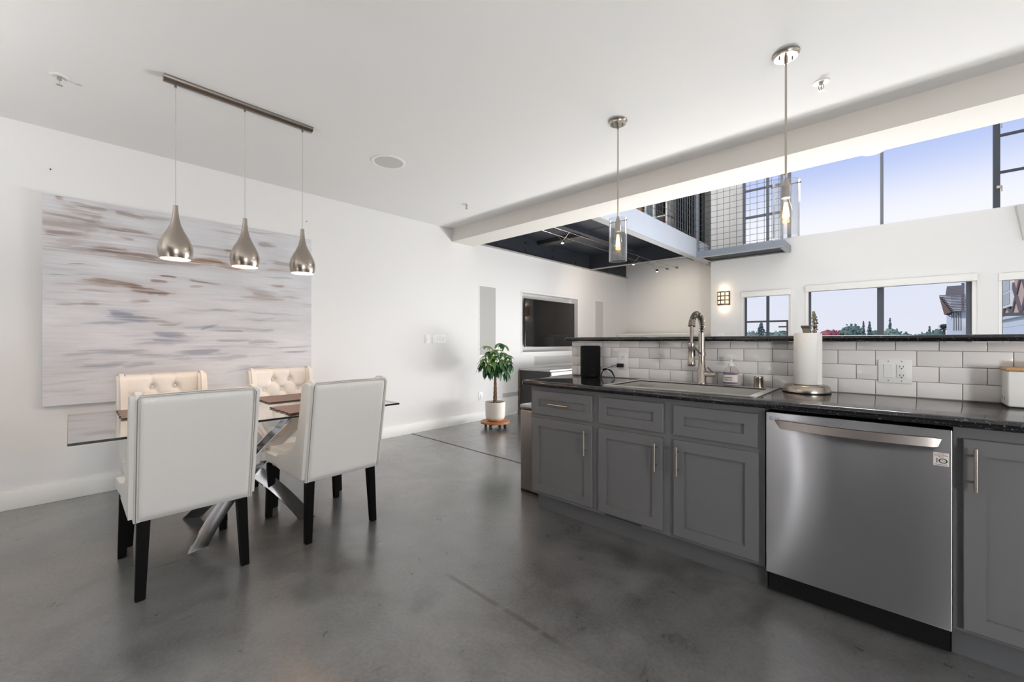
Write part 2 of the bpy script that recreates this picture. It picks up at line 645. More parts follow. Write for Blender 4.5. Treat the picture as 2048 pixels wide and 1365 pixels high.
    def mesh(self, name, m, angle=38, weld=True):
        me = bpy.data.meshes.new(name)
        me.from_pydata(self.v, [], self.f)
        bm = bmesh.new()
        bm.from_mesh(me)
        if weld:
            bmesh.ops.remove_doubles(bm, verts=list(bm.verts), dist=1e-5)
        bmesh.ops.recalc_face_normals(bm, faces=list(bm.faces))
        bm.to_mesh(me)
        bm.free()
        for p in me.polygons:
            p.use_smooth = True
        me.set_sharp_from_angle(angle=R(angle))
        if m:
            me.materials.append(MATS[m])
        me.update()
        return me

    def build(self, name, m, parent=None, angle=38, weld=True):
        o = bpy.data.objects.new(name, self.mesh(name, m, angle, weld))
        COL.objects.link(o)
        if parent is not None:
            o.parent = parent
        return o


def inst(name, me, parent=None, loc=(0, 0, 0), rot=(0, 0, 0), scale=(1, 1, 1)):
    o = bpy.data.objects.new(name, me)
    COL.objects.link(o)
    o.parent = parent
    o.location = loc
    o.rotation_euler = rot
    o.scale = scale
    return o


def thing(name, label, cat, loc=(0, 0, 0), rz=0.0, group=None):
    o = bpy.data.objects.new(name, None)
    o.empty_display_size = 0.05
    COL.objects.link(o)
    o.location = loc
    o.rotation_euler = (0, 0, rz)
    return tag(o, label, cat, group)


def tag(o, label=None, cat=None, group=None, kind=None):
    if label:
        o['label'] = label
    if cat:
        o['category'] = cat
    if group:
        o['group'] = group
    if kind:
        o['kind'] = kind
    return o


def struct(o, label=None):
    o['kind'] = 'structure'
    if label:
        o['label'] = label
    return o


def dup(o, parent=None, loc=None, rz=None, label=None):
    c = o.copy()
    COL.objects.link(c)
    c.parent = parent
    if loc is not None:
        c.location = loc
    if rz is not None:
        c.rotation_euler = (0, 0, rz)
    if label:
        c['label'] = label
    for ch in list(o.children):
        dup(ch, c)
    return c


def text(name, body, size, loc, rot, m, parent, depth=0.0004, align='LEFT', sx=1.0):
    cu = bpy.data.curves.new(name, 'FONT')
    cu.body = body
    cu.size = size
    cu.extrude = depth
    cu.align_x = align
    cu.resolution_u = 3
    tmp = bpy.data.objects.new(name, cu)
    COL.objects.link(tmp)
    dg = bpy.context.evaluated_depsgraph_get()
    me = bpy.data.meshes.new_from_object(tmp.evaluated_get(dg))
    bpy.data.objects.remove(tmp)
    me.materials.clear()
    me.materials.append(MATS[m])
    o = bpy.data.objects.new(name, me)
    COL.objects.link(o)
    o.parent = parent
    o.location = loc
    o.rotation_euler = rot
    o.scale = (sx, 1, 1)
    return o


def wall_cells(axis, c0, c1, u0, u1, v0, v1, holes):
    """slab between c0..c1 along axis; u = other horizontal axis, v = z; holes = [(ua,ub,va,vb)]"""
    us = sorted({u0, u1} | {h[0] for h in holes} | {h[1] for h in holes})
    vs = sorted({v0, v1} | {h[2] for h in holes} | {h[3] for h in holes})
    us = [u for u in us if u0 <= u <= u1]
    vs = [v for v in vs if v0 <= v <= v1]

    def solid(i, j):
        if i < 0 or j < 0 or i >= len(us) - 1 or j >= len(vs) - 1:
            return False
        mu, mv = (us[i] + us[i + 1]) / 2, (vs[j] + vs[j + 1]) / 2
        return not any(h[0] < mu < h[1] and h[2] < mv < h[3] for h in holes)
    g = G()

    def P(c, u, v):
        return (c, u, v) if axis == 'x' else (u, c, v)
    for i in range(len(us) - 1):
        for j in range(len(vs) - 1):
            if not solid(i, j):
                continue
            a, b, c, d = us[i], us[i + 1], vs[j], vs[j + 1]
            for cc in (c0, c1):
                g.add([P(cc, a, c), P(cc, b, c), P(cc, b, d), P(cc, a, d)], [(0, 1, 2, 3)])
            if not solid(i - 1, j):
                g.add([P(c0, a, c), P(c1, a, c), P(c1, a, d), P(c0, a, d)], [(0, 1, 2, 3)])
            if not solid(i + 1, j):
                g.add([P(c0, b, c), P(c1, b, c), P(c1, b, d), P(c0, b, d)], [(0, 1, 2, 3)])
            if not solid(i, j - 1):
                g.add([P(c0, a, c), P(c1, a, c), P(c1, b, c), P(c0, b, c)], [(0, 1, 2, 3)])
            if not solid(i, j + 1):
                g.add([P(c0, a, d), P(c1, a, d), P(c1, b, d), P(c0, b, d)], [(0, 1, 2, 3)])
    return g


# ================================================================== STRUCTURE
XW = -4.651          # left wall
XR = 2.5             # right wall (out of frame)
YB = -2.2            # wall behind the camera
YF = 8.06            # window wall
YR = 8.9             # recess wall
ZC = 2.804           # kitchen ceiling
ZT = 5.6             # living-room ceiling

struct(G().box(XW - 0.3, XR + 0.2, YB - 0.2, YR + 0.2, -0.2, 0.0).build('floor', 'concrete'), 'dark polished concrete floor with scratches and saw-cut joints')
struct(G().box(XW - 0.3, XR + 0.2, YB - 0.2, 3.728, ZC, ZC + 0.2).build('ceiling', 'ceiling_paint'), 'white painted kitchen ceiling')
struct(G().box(XW - 0.3, XR + 0.2, 3.728, YR + 0.2, ZT, ZT + 0.2).build('ceiling_living', 'ceiling_paint'), 'white high ceiling over the living room')
wl = wall_cells('x', XW - 0.14, XW, YB - 0.2, YR + 0.2, 0, ZT, [(5.231, 6.89, 1.02, 2.038)])
wl.box(XW - 0.16, XW - 0.14, 5.1, 7.0, 0.9, 2.2)
struct(wl.build('wall_left', 'wall_paint'), 'long white side wall with a recessed television niche')
struct(G().box(XW - 0.3, XR + 0.2, YB - 0.2, YB, 0, ZC).build('wall_back', 'wall_paint'), 'white wall behind the camera')
struct(G().box(XR, XR + 0.2, YB - 0.2, YF + 0.3, 0, ZT).build('wall_right', 'wall_paint'), 'white wall at the right end of the room')
struct(G().box(XW - 0.3, -2.5, YR, YR + 0.2, 0, ZT).build('wall_recess', 'wall_paint'), 'white wall at the back of the living room alcove')
# beam with tan front, one body
struct(G().box(XW, XR, 3.728, 4.127, 2.626, ZC + 0.25).build('ceiling_beam', 'beam_paint'), 'wide white dropped beam between kitchen and living room')
struct(G().box(XW, XR, 3.93, 4.127, ZC + 0.25, ZT).build('wall_upper', 'wall_paint'), 'white wall above the dropped beam')

W1 = (-1.972, -1.286, 0.9, 2.0)
W2 = (-1.046, 0.756, 0.9, 2.03)
W3 = (0.965, 2.2, 0.9, 2.0)
WU = (-2.0, 2.3, 2.907, 5.2)
wf = wall_cells('y', YF, YF + 0.16, -2.516, XR, 0, ZT, [W1, W2, W3, WU])
wf.box(-2.516, -2.4, YF + 0.16, YR + 0.1, 0, ZT)
struct(wf.build('wall_window', 'wall_paint'), 'white far wall with two rows of dark framed windows')

# baseboards
struct(G().box(XW, XW + 0.016, YB, 5.0, 0, 0.135, 0.003).build('baseboard_left', 'trim_paint'), 'tall white baseboard along the side wall')
struct(G().box(XW, XW + 0.016, 7.2, 8.4, 0, 0.135, 0.003).build('baseboard_far', 'trim_paint'), 'white baseboard beyond the console')


# ------------------------------------------------------------------ windows
def frame_bar(g, u0, u1, z0, z1, y0=YF + 0.075, y1=YF + 0.125):
    g.box(u0, u1, y0, y1, z0, z1)


def window(n, label, hole, verticals, bars, m='window_metal', pane_split=None):
    w = bpy.data.objects.new('window_%d' % n, None)
    COL.objects.link(w)
    w.location = ((hole[0] + hole[1]) / 2, YF + 0.1, hole[2])
    struct(w, label)
    off = Vector(w.location)

    def shift(g):
        g.v = [tuple(Vector(p) - off) for p in g.v]
        return g
    for (a, b) in verticals:
        g = G()
        frame_bar(g, a, b, hole[2], hole[3])
        shift(g).build('mullion', m, w)
    for (ua, ub, za, zb) in bars:
        g = G()
        frame_bar(g, ua, ub, za, zb, YF + 0.08, YF + 0.12)
        shift(g).build('glazing_bar', m, w)
    ed = sorted(verticals)
    spans = []
    last = hole[0]
    for (a, b) in ed:
        if a - last > 0.05:
            spans.append((last, a))
        last = b
    if hole[1] - last > 0.05:
        spans.append((last, hole[1]))
    for (a, b) in spans:
        zs = [hole[2]] + sorted([(za + zb) / 2 for (ua, ub, za, zb) in bars if ua <= (a + b) / 2 <= ub]) + [hole[3]]
        for z0, z1 in zip(zs[:-1], zs[1:]):
            g = G().add([(a, YF + 0.1, z0), (b, YF + 0.1, z0), (b, YF + 0.1, z1), (a, YF + 0.1, z1)], [(0, 1, 2, 3)])
            shift(g).build('pane', 'pane_glass_tinted' if n <= 3 else 'pane_glass', w)
    return w, shift


w, sh = window(1, 'narrow four-pane dark framed window beside the wall sconce', W1, [(-1.972, -1.949), (-1.644, -1.606), (-1.325, -1.318)],
               [(-1.949, -1.644, 1.531, 1.56), (-1.606, -1.325, 1.531, 1.56)])
sh(G().box(-2.005, -1.27, YF - 0.045, YF + 0.06, 1.972, 2.061, 0.004)).build('blind_cassette', 'trim_paint', w)
sh(G().box(-1.318, -1.286, YF + 0.02, YF + 0.12, 0.9, 1.99)).build('jamb', 'trim_paint', w)
sh(G().box(-2.005, -1.974, YF - 0.012, YF + 0.02, 0.85, 1.972)).build('casing', 'trim_paint', w)
w, sh = window(2, 'wide two-pane window showing tree tops and a tiled eave', W2, [(-1.046, -1.022), (-0.223, -0.148), (0.666, 0.713)], [])
sh(G().box(-1.081, 0.756, YF - 0.045, YF + 0.06, 1.995, 2.091, 0.004)).build('blind_cassette', 'trim_paint', w)
sh(G().box(0.713, 0.756, YF + 0.02, YF + 0.12, 0.9, 2.0)).build('jamb', 'trim_paint', w)
sh(G().box(-1.081, -1.048, YF - 0.012, YF + 0.02, 0.85, 1.995)).build('casing', 'trim_paint', w)
w, sh = window(3, 'window at the right edge showing a brick and timber house', W3, [(0.965, 0.98), (1.55, 1.60), (2.16, 2.2)],
               [(0.98, 1.55, 1.529, 1.569), (1.60, 2.16, 1.529, 1.569)])
sh(G().box(0.935, 2.2, YF - 0.045, YF + 0.06, 1.975, 2.064, 0.004)).build('blind_cassette', 'trim_paint', w)
sh(G().box(0.935, 0.964, YF - 0.012, YF + 0.02, 0.85, 1.975)).build('casing', 'trim_paint', w)
w, sh = window(4, 'tall gridded upper window above the steel catwalk', (-2.0, -1.293, 2.907, 5.2), [(-2.0, -1.968), (-1.6455, -1.608), (-1.342, -1.293)],
               [(-1.968, -1.6455, 3.36, 3.39), (-1.608, -1.342, 3.36, 3.39), (-1.968, -1.6455, 3.835, 3.865), (-1.608, -1.342, 3.835, 3.865),
                (-1.968, -1.6455, 4.31, 4.34), (-1.608, -1.342, 4.31, 4.34)], 'window_metal_light')
w, sh = window(5, 'large upper picture window filled with pale blue sky', (-1.293, 0.901, 2.907, 5.2), [(-0.189, -0.153)], [], 'window_metal_light')
w, sh = window(6, 'upper casement with cross bars at the right edge', (0.901, 2.3, 2.907, 5.2), [(0.901, 0.960), (1.6, 1.64), (2.26, 2.3)],
               [(0.96, 1.6, 3.362, 3.390), (1.64, 2.26, 3.362, 3.390), (0.96, 1.6, 3.836, 3.864), (1.64, 2.26, 3.836, 3.864),
                (0.96, 1.6, 4.31, 4.338), (1.64, 2.26, 4.31, 4.338)], 'window_metal')
lt = G().box(0.925, 0.972, YF + 0.05, YF + 0.076, 3.165, 3.2, 0.004)
lt.box(0.965, 0.975, YF + 0.035, YF + 0.06, 3.12, 3.19, 0.003)
sh(lt).build('latch', 'nickel', w)
sh(G().box(0.966, 0.974, YF + 0.04, YF + 0.06, 3.93, 4.03, 0.003)).build('latch', 'nickel', w)

# ------------------------------------------------------------------ steel mezzanine + catwalk
ZB = 2.679
mz = bpy.data.objects.new('steel_mezzanine', None)
COL.objects.link(mz)
struct(mz, 'dark steel mezzanine deck with steel edge beam coloured with painted sky reflection over the living room')
XFA = -2.58
g = G().box(XFA - 0.012, XFA, 4.13, 8.88, ZB, 2.996)
g.build('edge_beam', 'steel_sky_sheen', mz)
G().box(XFA - 0.10, XFA, 4.13, 8.88, ZB - 0.012, ZB).build('edge_beam_flange', 'steel_flange', mz)
G().box(XW + 0.001, XW + 0.012, 4.13, 8.88, ZB, 2.99).build('wall_channel', 'steel_dark', mz)
G().box(XW + 0.001, XW + 0.055, 4.13, 8.92, ZB - 0.008, ZB + 0.006).build('wall_channel_flange', 'steel_flange', mz)
G().box(XW + 0.012, XFA - 0.012, 7.30, 7.315, ZB, 2.98).build('cross_beam', 'steel_dark', mz)
G().box(XW + 0.012, XFA - 0.10, 7.27, 7.345, ZB - 0.010, ZB + 0.002).build('cross_beam_flange', 'steel_flange', mz)
dx = (XW + 0.012, XFA - 0.012)
for (a, b) in ((4.13, 5.60), (5.62, 7.30), (7.315, 8.88)):
    G().box(dx[0], dx[1], a, b, 2.965, 2.99).build('deck_panel', 'steel_dark', mz)
G().box(-4.62, -3.72, 5.62, 5.86, 2.90, 2.964).build('joist', 'console_dark', mz)
G().box(-3.66, -3.58, 4.13, 7.30, 2.89, 2.964).build('joist', 'steel_dark', mz)
G().box(-3.13, -3.05, 7.32, 8.88, 2.89, 2.964).build('joist', 'steel_dark', mz)
bme = G().cyl((0, 0, 0), (0.012, 0, 0), 0.012, n=8).mesh('bolt', 'black_plastic')
for y in (4.6, 5.3, 6.05, 6.8, 8.0, 8.55):
    for z in (2.75, 2.88):
        inst('bolt', bme, mz, (XW + 0.012, y, z))
G().box(XFA - 0.001, XFA + 0.006, 7.66, 7.672, 2.70, 2.99).build('seam_plate', 'steel_flange', mz)

cw = bpy.data.objects.new('steel_catwalk', None)
COL.objects.link(cw)
struct(cw, 'short grey steel catwalk bracketed along the window wall')
G().box(XFA, -1.276, 7.50, 7.515, 2.672, 2.774).build('front_channel', 'steel_grey', cw)
G().box(-1.29, -1.276, 7.515, YF, 2.672, 2.774).build('end_channel', 'steel_grey', cw)
g = G().box(XFA, -1.276, 7.50, 7.555, 2.664, 2.672)
g.box(-1.345, -1.276, 7.555, YF, 2.664, 2.672)
g.box(XFA, -2.50, 7.555, YF, 2.664, 2.672)
g.box(-2.50, -1.345, YF - 0.03, YF, 2.664, 2.672)
g.build('bottom_flange', 'steel_flange', cw)
G().box(XFA, -1.29, 7.515, YF, 2.688, 2.77).build('walk_plate', 'steel_navy', cw)

# wire mesh guard rails
rl = thing('mesh_railing', 'steel grid guard rail along the mezzanine edge and catwalk', 'railing', (XFA, 7.5, 2.78))
g = G()
o = Vector(rl.location)


def bar(g, a, b, r=0.0032):
    g.cyl(Vector(a) - o, Vector(b) - o, r, n=5, caps=False)


for i in range(34):
    y = 4.18 + i * 0.1
    bar(g, (XFA, y, 2.99), (XFA, y, 4.06))
for k in range(11):
    z = 3.03 + k * 0.1
    bar(g, (XFA, 4.16, z), (XFA, 7.52, z))
tag(g.build('side_wire_grid', 'wire_metal', rl, weld=False), kind='stuff')
g = G()
for i in range(13):
    x = -2.55 + i * 0.1
    bar(g, (x, 7.53, 2.775), (x, 7.53, 4.06))
for k in range(13):
    z = 2.83 + k * 0.1
    bar(g, (-2.58, 7.53, z), (-1.30, 7.53, z))
tag(g.build('front_wire_grid', 'wire_metal', rl, weld=False), kind='stuff')
for nm, b in (('post', (-2.60, -2.56, 7.51, 7.55, 2.774, 4.12)), ('post', (-1.33, -1.295, 7.51, 7.55, 2.664, 4.12)),
              ('top_rail', (-2.60, -1.29, 7.51, 7.55, 4.07, 4.12)), ('top_rail', (-2.60, -2.56, 4.15, 7.51, 4.07, 4.12))):
    G().box(b[0] - o.x, b[1] - o.x, b[2] - o.y, b[3] - o.y, b[4] - o.z, b[5] - o.z).build(nm, 'steel_grey', rl)
G().box(-1.29 - o.x, -1.235 - o.x, 7.50 - o.y, 7.56 - o.y, 3.78 - o.z, 3.92 - o.z, 0.004).build('junction_box', 'window_metal_light', rl)

# loft furniture seen through the mesh
bk = thing('bookcase', 'white open bookcase on the mezzanine behind the mesh', 'bookcase', (-3.95, 8.6, 2.99))
for x in (-0.50, -0.02, 0.17, 0.44):
    G().box(x - 0.02, x + 0.02, -0.15, 0.28, 0, 2.0).build('upright', 'trim_paint', bk)
for z in (0.06, 0.45, 0.84, 1.23, 1.62, 1.96):
    G().box(-0.5, 0.46, -0.14, 0.28, z - 0.012, z + 0.012).build('shelf', 'trim_paint', bk)
rng = random.Random(3)
ORD = ['first', 'second', 'third', 'fourth', 'fifth', 'sixth', 'seventh', 'eighth', 'ninth', 'tenth', 'eleventh', 'twelfth', 'thirteenth', 'fourteenth', 'fifteenth']
for z, nm in ((0.462, 'lower'), (0.852, 'middle')):
    x = -4.40
    bi = 0
    while x < -3.55:
        wd = rng.uniform(0.06, 0.095)
        if any(x < u + 0.023 and x + wd > u - 0.023 for u in (-4.45, -3.97, -3.78, -3.51)):
            x += 0.01
            continue
        h = rng.uniform(0.24, 0.33)
        kind = rng.choice(['brown', 'red', 'black', 'blue'])
        b = G().box(x, x + wd - 0.004, 8.5, 8.72, 2.99 + z + 0.0005, 2.99 + z + h, 0.003).build('book', 'book_' + kind)
        tag(b, '%s book, %s from the left on the %s shelf of the mezzanine bookcase' % (kind, ORD[bi], nm), 'book', 'books on the mezzanine')
        bi += 1
        x += wd
scr = thing('slatted_screen', 'black folding screen with grey vertical slats on the mezzanine', 'screen', (-3.1, 8.55, 2.99))
G().box(-0.27, 0.30, 0.03, 0.05, 0, 1.9).build('backing', 'black_cloth', scr)
sm = G().box(-0.009, 0.009, 0.0, 0.03, 0.02, 1.88).mesh('slat', 'screen_slat')
for i in range(11):
    inst('slat', sm, scr, (-0.25 + i * 0.046, 0, 0))
G().box(0.26, 0.30, -0.01, 0.05, 0, 1.9).build('frame', 'screen_dark', scr)
tag(G().lathe([(0.0, 0.0), (0.06, 0.0), (0.085, 0.07), (0.07, 0.15), (0.05, 0.16), (0.0, 0.16)], (-2.97, 8.40, 2.99 + 0.11)).box(-3.05, -2.89, 8.32, 8.48, 2.99, 3.1).build('orange_vase', 'book_red'),
    'small orange vase at the foot of the slatted screen', 'vase')

# ------------------------------------------------------------------ half wall behind counter with tiles, bar top
YT = 2.865
hw = G().box(-1.985, 0.95, YT + 0.008, 3.0, 0, 1.205)
hw = struct(hw.build('wall_bar', 'grout'), 'half wall behind the counter faced with white subway tile')
struct(G().box(-1.99, 0.95, 3.0, 3.012, 0, 1.205).build('wall_bar_rear', 'wall_paint'), 'painted living room side of the half wall')
PX, PZ, GR = 0.154, 0.0767, 0.0025
rows = [(0.931 + PZ * k, 0.931 + PZ * (k + 1) if k < 3 else 1.206) for k in range(4)]
tcache = {}
for k, (z0, z1) in enumerate(rows):
    ph = -0.239 if k % 2 == 0 else -0.162
    n0 = math.ceil((-1.99 - ph) / PX) - 1
    x = ph + n0 * PX
    while x < 0.95:
        a, b = max(x, -1.99), min(x + PX, 0.95)
        if b - a > 0.012:
            key = (round(b - a, 3), k == 3)
            if key not in tcache:
                wd = b - a - GR
                hh = z1 - z0 - GR
                tcache[key] = G().box(-wd / 2, wd / 2, 0, 0.009, -hh / 2, hh / 2, 0.0013, 2).mesh('tile', 'subway_tile')
            inst('tile', tcache[key], hw, ((a + b) / 2, YT, (z0 + z1) / 2))
        x += PX


def bullnose_slab(x0, x1, y0, y1, z0, z1, hole=None):
    g = G().box(x0, x1, y0, y1, z0, z1, (z1 - z0) * 0.46, 5)
    if not hole:
        return g
    tmp = g.build('tmp_slab', None)
    cut = G().box(*hole).build('tmp_cut', None)
    md = tmp.modifiers.new('b', 'BOOLEAN')
    md.object = cut
    md.operation = 'DIFFERENCE'
    md.solver = 'EXACT'
    dg = bpy.context.evaluated_depsgraph_get()
    me = bpy.data.meshes.new_from_object(tmp.evaluated_get(dg))
    out = G()
    out.add([v.co.copy() for v in me.vertices], [tuple(p.vertices) for p in me.polygons])
    bpy.data.objects.remove(tmp)
    bpy.data.objects.remove(cut)
    return out


tag(bullnose_slab(-2.025, 0.98, 2.80, 3.26, 1.207, 1.240).build('bar_top', 'granite'), 'raised black granite bar ledge above the tile backsplash', 'bar top')
tag(bullnose_slab(-1.985, 0.95, 2.225, 2.8635, 0.891, 0.930, (-1.335, -0.525, 2.315, 2.80, 0.8, 1.0)).build('countertop', 'granite'),
    'speckled black granite countertop with rounded front edge', 'countertop')

# ------------------------------------------------------------------ base cabinets
YD = 2.272     # door front
YFR = 2.291    # face frame


def shaker(w, h, rail=0.058, t=0.019, rec=0.0125):
    """door slab in local coords: x 0..w, z 0..h, front at y=0, back y=t; recessed panel"""
    g = G()
    c = 0.0025
    a = rail
    # front ring
    o4 = [(0, 0), (w, 0), (w, h), (0, h)]
    of = [(c, c), (w - c, c), (w - c, h - c), (c, h - c)]
    i4 = [(a, a), (w - a, a), (w - a, h - a), (a, h - a)]
    vs = [(x, c, z) for x, z in o4] + [(x, 0, z) for x, z in of] + [(x, 0, z) for x, z in i4] + [(x, rec, z) for x, z in [(a + .001, a + .001), (w - a - .001, a + .001), (w - a - .001, h - a - .001), (a + .001, h - a - .001)]] + [(x, t, z) for x, z in o4]
    fs = []
    for k in range(4):
        n = (k + 1) % 4
        fs += [(k, n, 4 + n, 4 + k), (4 + k, 4 + n, 8 + n, 8 + k), (8 + k, 8 + n, 12 + n, 12 + k), (k, 16 + k, 16 + n, n)]
    fs += [(12, 13, 14, 15), (19, 18, 17, 16)]
    return g.add(vs, fs)


def pull(parent, a, b):
    """bar pull from a to b (local), standing off the front by 30 mm"""
    a, b = Vector(a), Vector(b)
    d = (b - a).normalized()
    g = G().cyl(a, b, 0.006, n=12)
    for q in (a + d * 0.03, b - d * 0.03):
        g.cyl(q, q + Vector((0, 0.031, 0)), 0.0042, n=8)
    return g.build('handle', 'nickel', parent)


def cabinet(name, label, x0, x1, fronts, kick=True, left_end=False):
    t = thing(name, label, 'cabinet', (x0, YFR, 0))
    wd = x1 - x0
    ykick = 0.053
    g = G().box(0, wd, 0, 0.018, 0.118, 0.889)
    g.box(0, 0.018, 0.018, 0.56, 0.118, 0.889)
    g.box(wd - 0.018, wd, 0.018, 0.56, 0.118, 0.889)
    g.box(0.018, wd - 0.018, 0.018, 0.56, 0.118, 0.136)
    g.build('body', 'cabinet_paint', t)
    G().box(0.022 if left_end else 0.0, wd, ykick, ykick + 0.015, 0, 0.118).build('toe_kick', 'kick_paint', t)
    for (kind, a, b, z0, z1, h) in fronts:
        g = shaker(b - a, z1 - z0)
        d = g.build(kind, 'cabinet_paint', t)
        d.location = (a - x0, YD - YFR, z0)
        if h:
            p0, p1 = h
            pull(d, (p0[0] - a, -0.03, p0[1] - z0), (p1[0] - a, -0.03, p1[1] - z0))
    return t


cabinet('base_cabinet', 'grey shaker base cabinet with a handled drawer at the counter end', -1.945, -1.40,
        [('drawer', -1.919, -1.425, 0.692, 0.859, ((-1.752, 0.774), (-1.59, 0.774))),
         ('door', -1.921, -1.427, 0.142, 0.667, ((-1.467, 0.478), (-1.467, 0.637)))], left_end=True)
sc = cabinet('sink_cabinet', 'grey double-door shaker cabinet under the sink', -1.40, -0.468,
             [('false_drawer', -1.377, -0.962, 0.692, 0.859, None), ('false_drawer', -0.906, -0.497, 0.692, 0.857, None),
              ('door', -1.379, -0.968, 0.140, 0.665, ((-1.0, 0.478), (-1.0, 0.636))),
              ('door', -0.905, -0.493, 0.139, 0.666, ((-0.877, 0.476), (-0.877, 0.635)))])
G().box(0.06, 0.30, -0.001, 0.0, 0.121, 0.128).build('vent_slot', 'slot_dark', sc)
cabinet('base_cabinet', 'grey shaker cabinet with a tall door right of the dishwasher', 0.1535, 0.95,
        [('door', 0.178, 0.535, 0.134, 0.846, ((0.2075, 0.661), (0.2075, 0.818))),
         ('door', 0.56, 0.925, 0.134, 0.846, ((0.895, 0.661), (0.895, 0.818)))])

# ------------------------------------------------------------------ dishwasher
dw = thing('dishwasher', 'stainless steel dishwasher with a bowed bar handle under the counter', 'dishwasher', (-0.155, 2.262, 0))
dwd = G().box(-0.303, 0.305, 0.0, 0.035, 0.115, 0.874, 0.004, 2).build('door', 'stainless', dw)
uvl = dwd.data.uv_layers.new(name='brush')
for lp_ in dwd.data.loops:
    c_ = dwd.data.vertices[lp_.vertex_index].co
    uvl.data[lp_.index].uv = (c_.z, c_.x + c_.y)
G().box(-0.30, 0.302, 0.036, 0.55, 0.02, 0.87).build('body', 'black_plastic', dw)
G().box(-0.303, 0.302, 0.075, 0.085, 0.0, 0.125).build('kick_plate', 'black_plastic', dw)
hb = G()
n = 24
vs, fs = [], []
for i in range(n + 1):
    s = i / n
    x = -0.266 + s * 0.542
    bow = 0.018 + 0.036 * (1 - (2 * s - 1) ** 2)
    zc_ = 0.8225 + 0.0 * s
    hh = 0.019 if 0 < i < n else 0.016
    cut = 0.020 if i == 0 else (-0.010 if i == n else 0)
    for (yy, zz) in ((0.0, hh), (0.006, hh + .002), (0.010, -hh), (-0.006, -hh + 0.004)):
        vs.append((x + (cut if zz < 0 else 0), -bow + yy, zc_ + zz))
for i in range(n):
    for k in range(4):
        fs.append((i * 4 + k, i * 4 + (k + 1) % 4, (i + 1) * 4 + (k + 1) % 4, (i + 1) * 4 + k))
fs += [(0, 1, 2, 3), (n * 4 + 3, n * 4 + 2, n * 4 + 1, n * 4)]
hb.add(vs, fs)
for x in (-0.235, 0.25):
    hb.box(x + (0.03 if x < 0 else -0.03) - 0.01, x + (0.03 if x < 0 else -0.03) + 0.01, -0.022, 0.002, 0.814, 0.832)
hb.build('handle', 'stainless_can', dw, angle=30)
stk = G().box(0.2545, 0.2965, -0.0012, 0.0, 0.735, 0.785).build('sticker', 'sticker_white', dw)
text('lettering', 'Inverter', 0.0055, (0.2755, -0.0013, 0.7795), (R(90), 0, 0), 'ink_red', stk, align='CENTER')
text('lettering', 'Direct Drive', 0.0075, (0.2755, -0.0013, 0.7725), (R(90), 0, 0), 'ink_red', stk, align='CENTER', sx=0.95)
text('lettering', 'Motor', 0.0055, (0.2755, -0.0013, 0.7675), (R(90), 0, 0), 'ink', stk, align='CENTER')
text('lettering', '1', 0.026, (0.2585, -0.0013, 0.746), (R(90), 0, 0), 'ink', stk, sx=0.9)
g = G()
for r0, r1 in ((0.0105, 0.0075),):
    vs, fs = [], []
    for k in range(28):
        a = 2 * PI * k / 28
        vs += [(0.2805 + r0 * 1.15 * math.cos(a), -0.0016, 0.7545 + r0 * 0.9 * math.sin(a)), (0.2805 + r1 * 1.1 * math.cos(a), -0.0016, 0.7545 + r1 * 0.85 * math.sin(a))]
    for k in range(28):
        q = (k + 1) % 28
        fs.append((2 * k, 2 * q, 2 * q + 1, 2 * k + 1))
    g.add(vs, fs)
g.build('numeral', 'ink', stk)
text('lettering', 'YEAR', 0.0048, (0.2805, -0.0013, 0.753), (R(90), 0, 0), 'ink', stk, align='CENTER')
text('lettering', 'WARRANTY', 0.0052, (0.2755, -0.0013, 0.738), (R(90), 0, 0), 'ink', stk, align='CENTER', sx=1.15)
g = G()
vs, fs = [], []
for k in range(28):
    a = 2 * PI * k / 28
    vs += [(-0.281 + 0.0085 * math.cos(a), -0.0006, 0.8465 + 0.0085 * math.sin(a)), (-0.281 + 0.0068 * math.cos(a), -0.0006, 0.8465 + 0.0068 * math.sin(a))]
for k in range(28):
    if k in (1, 2, 3):
        continue
    q = (k + 1) % 28
    fs.append((2 * k, 2 * q, 2 * q + 1, 2 * k + 1))
g.add(vs, fs)
g.box(-0.2835, -0.282, -0.0007, -0.0005, 0.843, 0.850)
g.box(-0.282, -0.279, -0.0007, -0.0005, 0.843, 0.8442)
g.build('logo', 'ink_blue', dw)
text('lettering', 'LG', 0.017, (-0.268, -0.0005, 0.8405), (R(90), 0, 0), 'ink_blue', dw)
for i in range(4):
    G().cyl((-0.09 + i * 0.022, -0.0006, 0.852), (-0.09 + i * 0.022, 0.0, 0.852), 0.0012, n=8).build('indicator', 'slot_dark', dw)
for x in (-0.285, 0.27):
    G().cyl((x, 0.073, 0.10), (x, 0.076, 0.10), 0.004, n=10).build('screw', 'nickel', dw)

# ------------------------------------------------------------------ sink + tap
sk = thing('sink', 'wide stainless drop-in sink set in the black counter', 'sink', (-0.93, 2.56, 0.93))
sx0, sx1, sy0, sy1 = -0.425, 0.425, -0.268, 0.266      # rim outer
bx0, bx1, by0, by1 = -0.385, 0.385, -0.232, 0.155      # bowl
zr = 0.006
g = G()
xs, ys = [sx0, bx0, bx1, sx1], [sy0, by0, by1, sy1]
for i in range(3):
    for j in range(3):
        if i == 1 and j == 1:
            continue
        g.box(xs[i], xs[i + 1], ys[j], ys[j + 1], 0.0008, zr)
g.build('rim', 'stainless_sink', sk)
g = G()
d = -0.20
top = [(bx0, by0), (bx1, by0), (bx1, by1), (bx0, by1)]
e = 0.02
bot = [(bx0 + e, by0 + e), (bx1 - e, by0 + e), (bx1 - e, by1 - e), (bx0 + e, by1 - e)]
vs = [(x, y, zr) for x, y in top] + [(x, y, -0.005) for x, y in top] + [(x, y, d) for x, y in bot]
fs = []
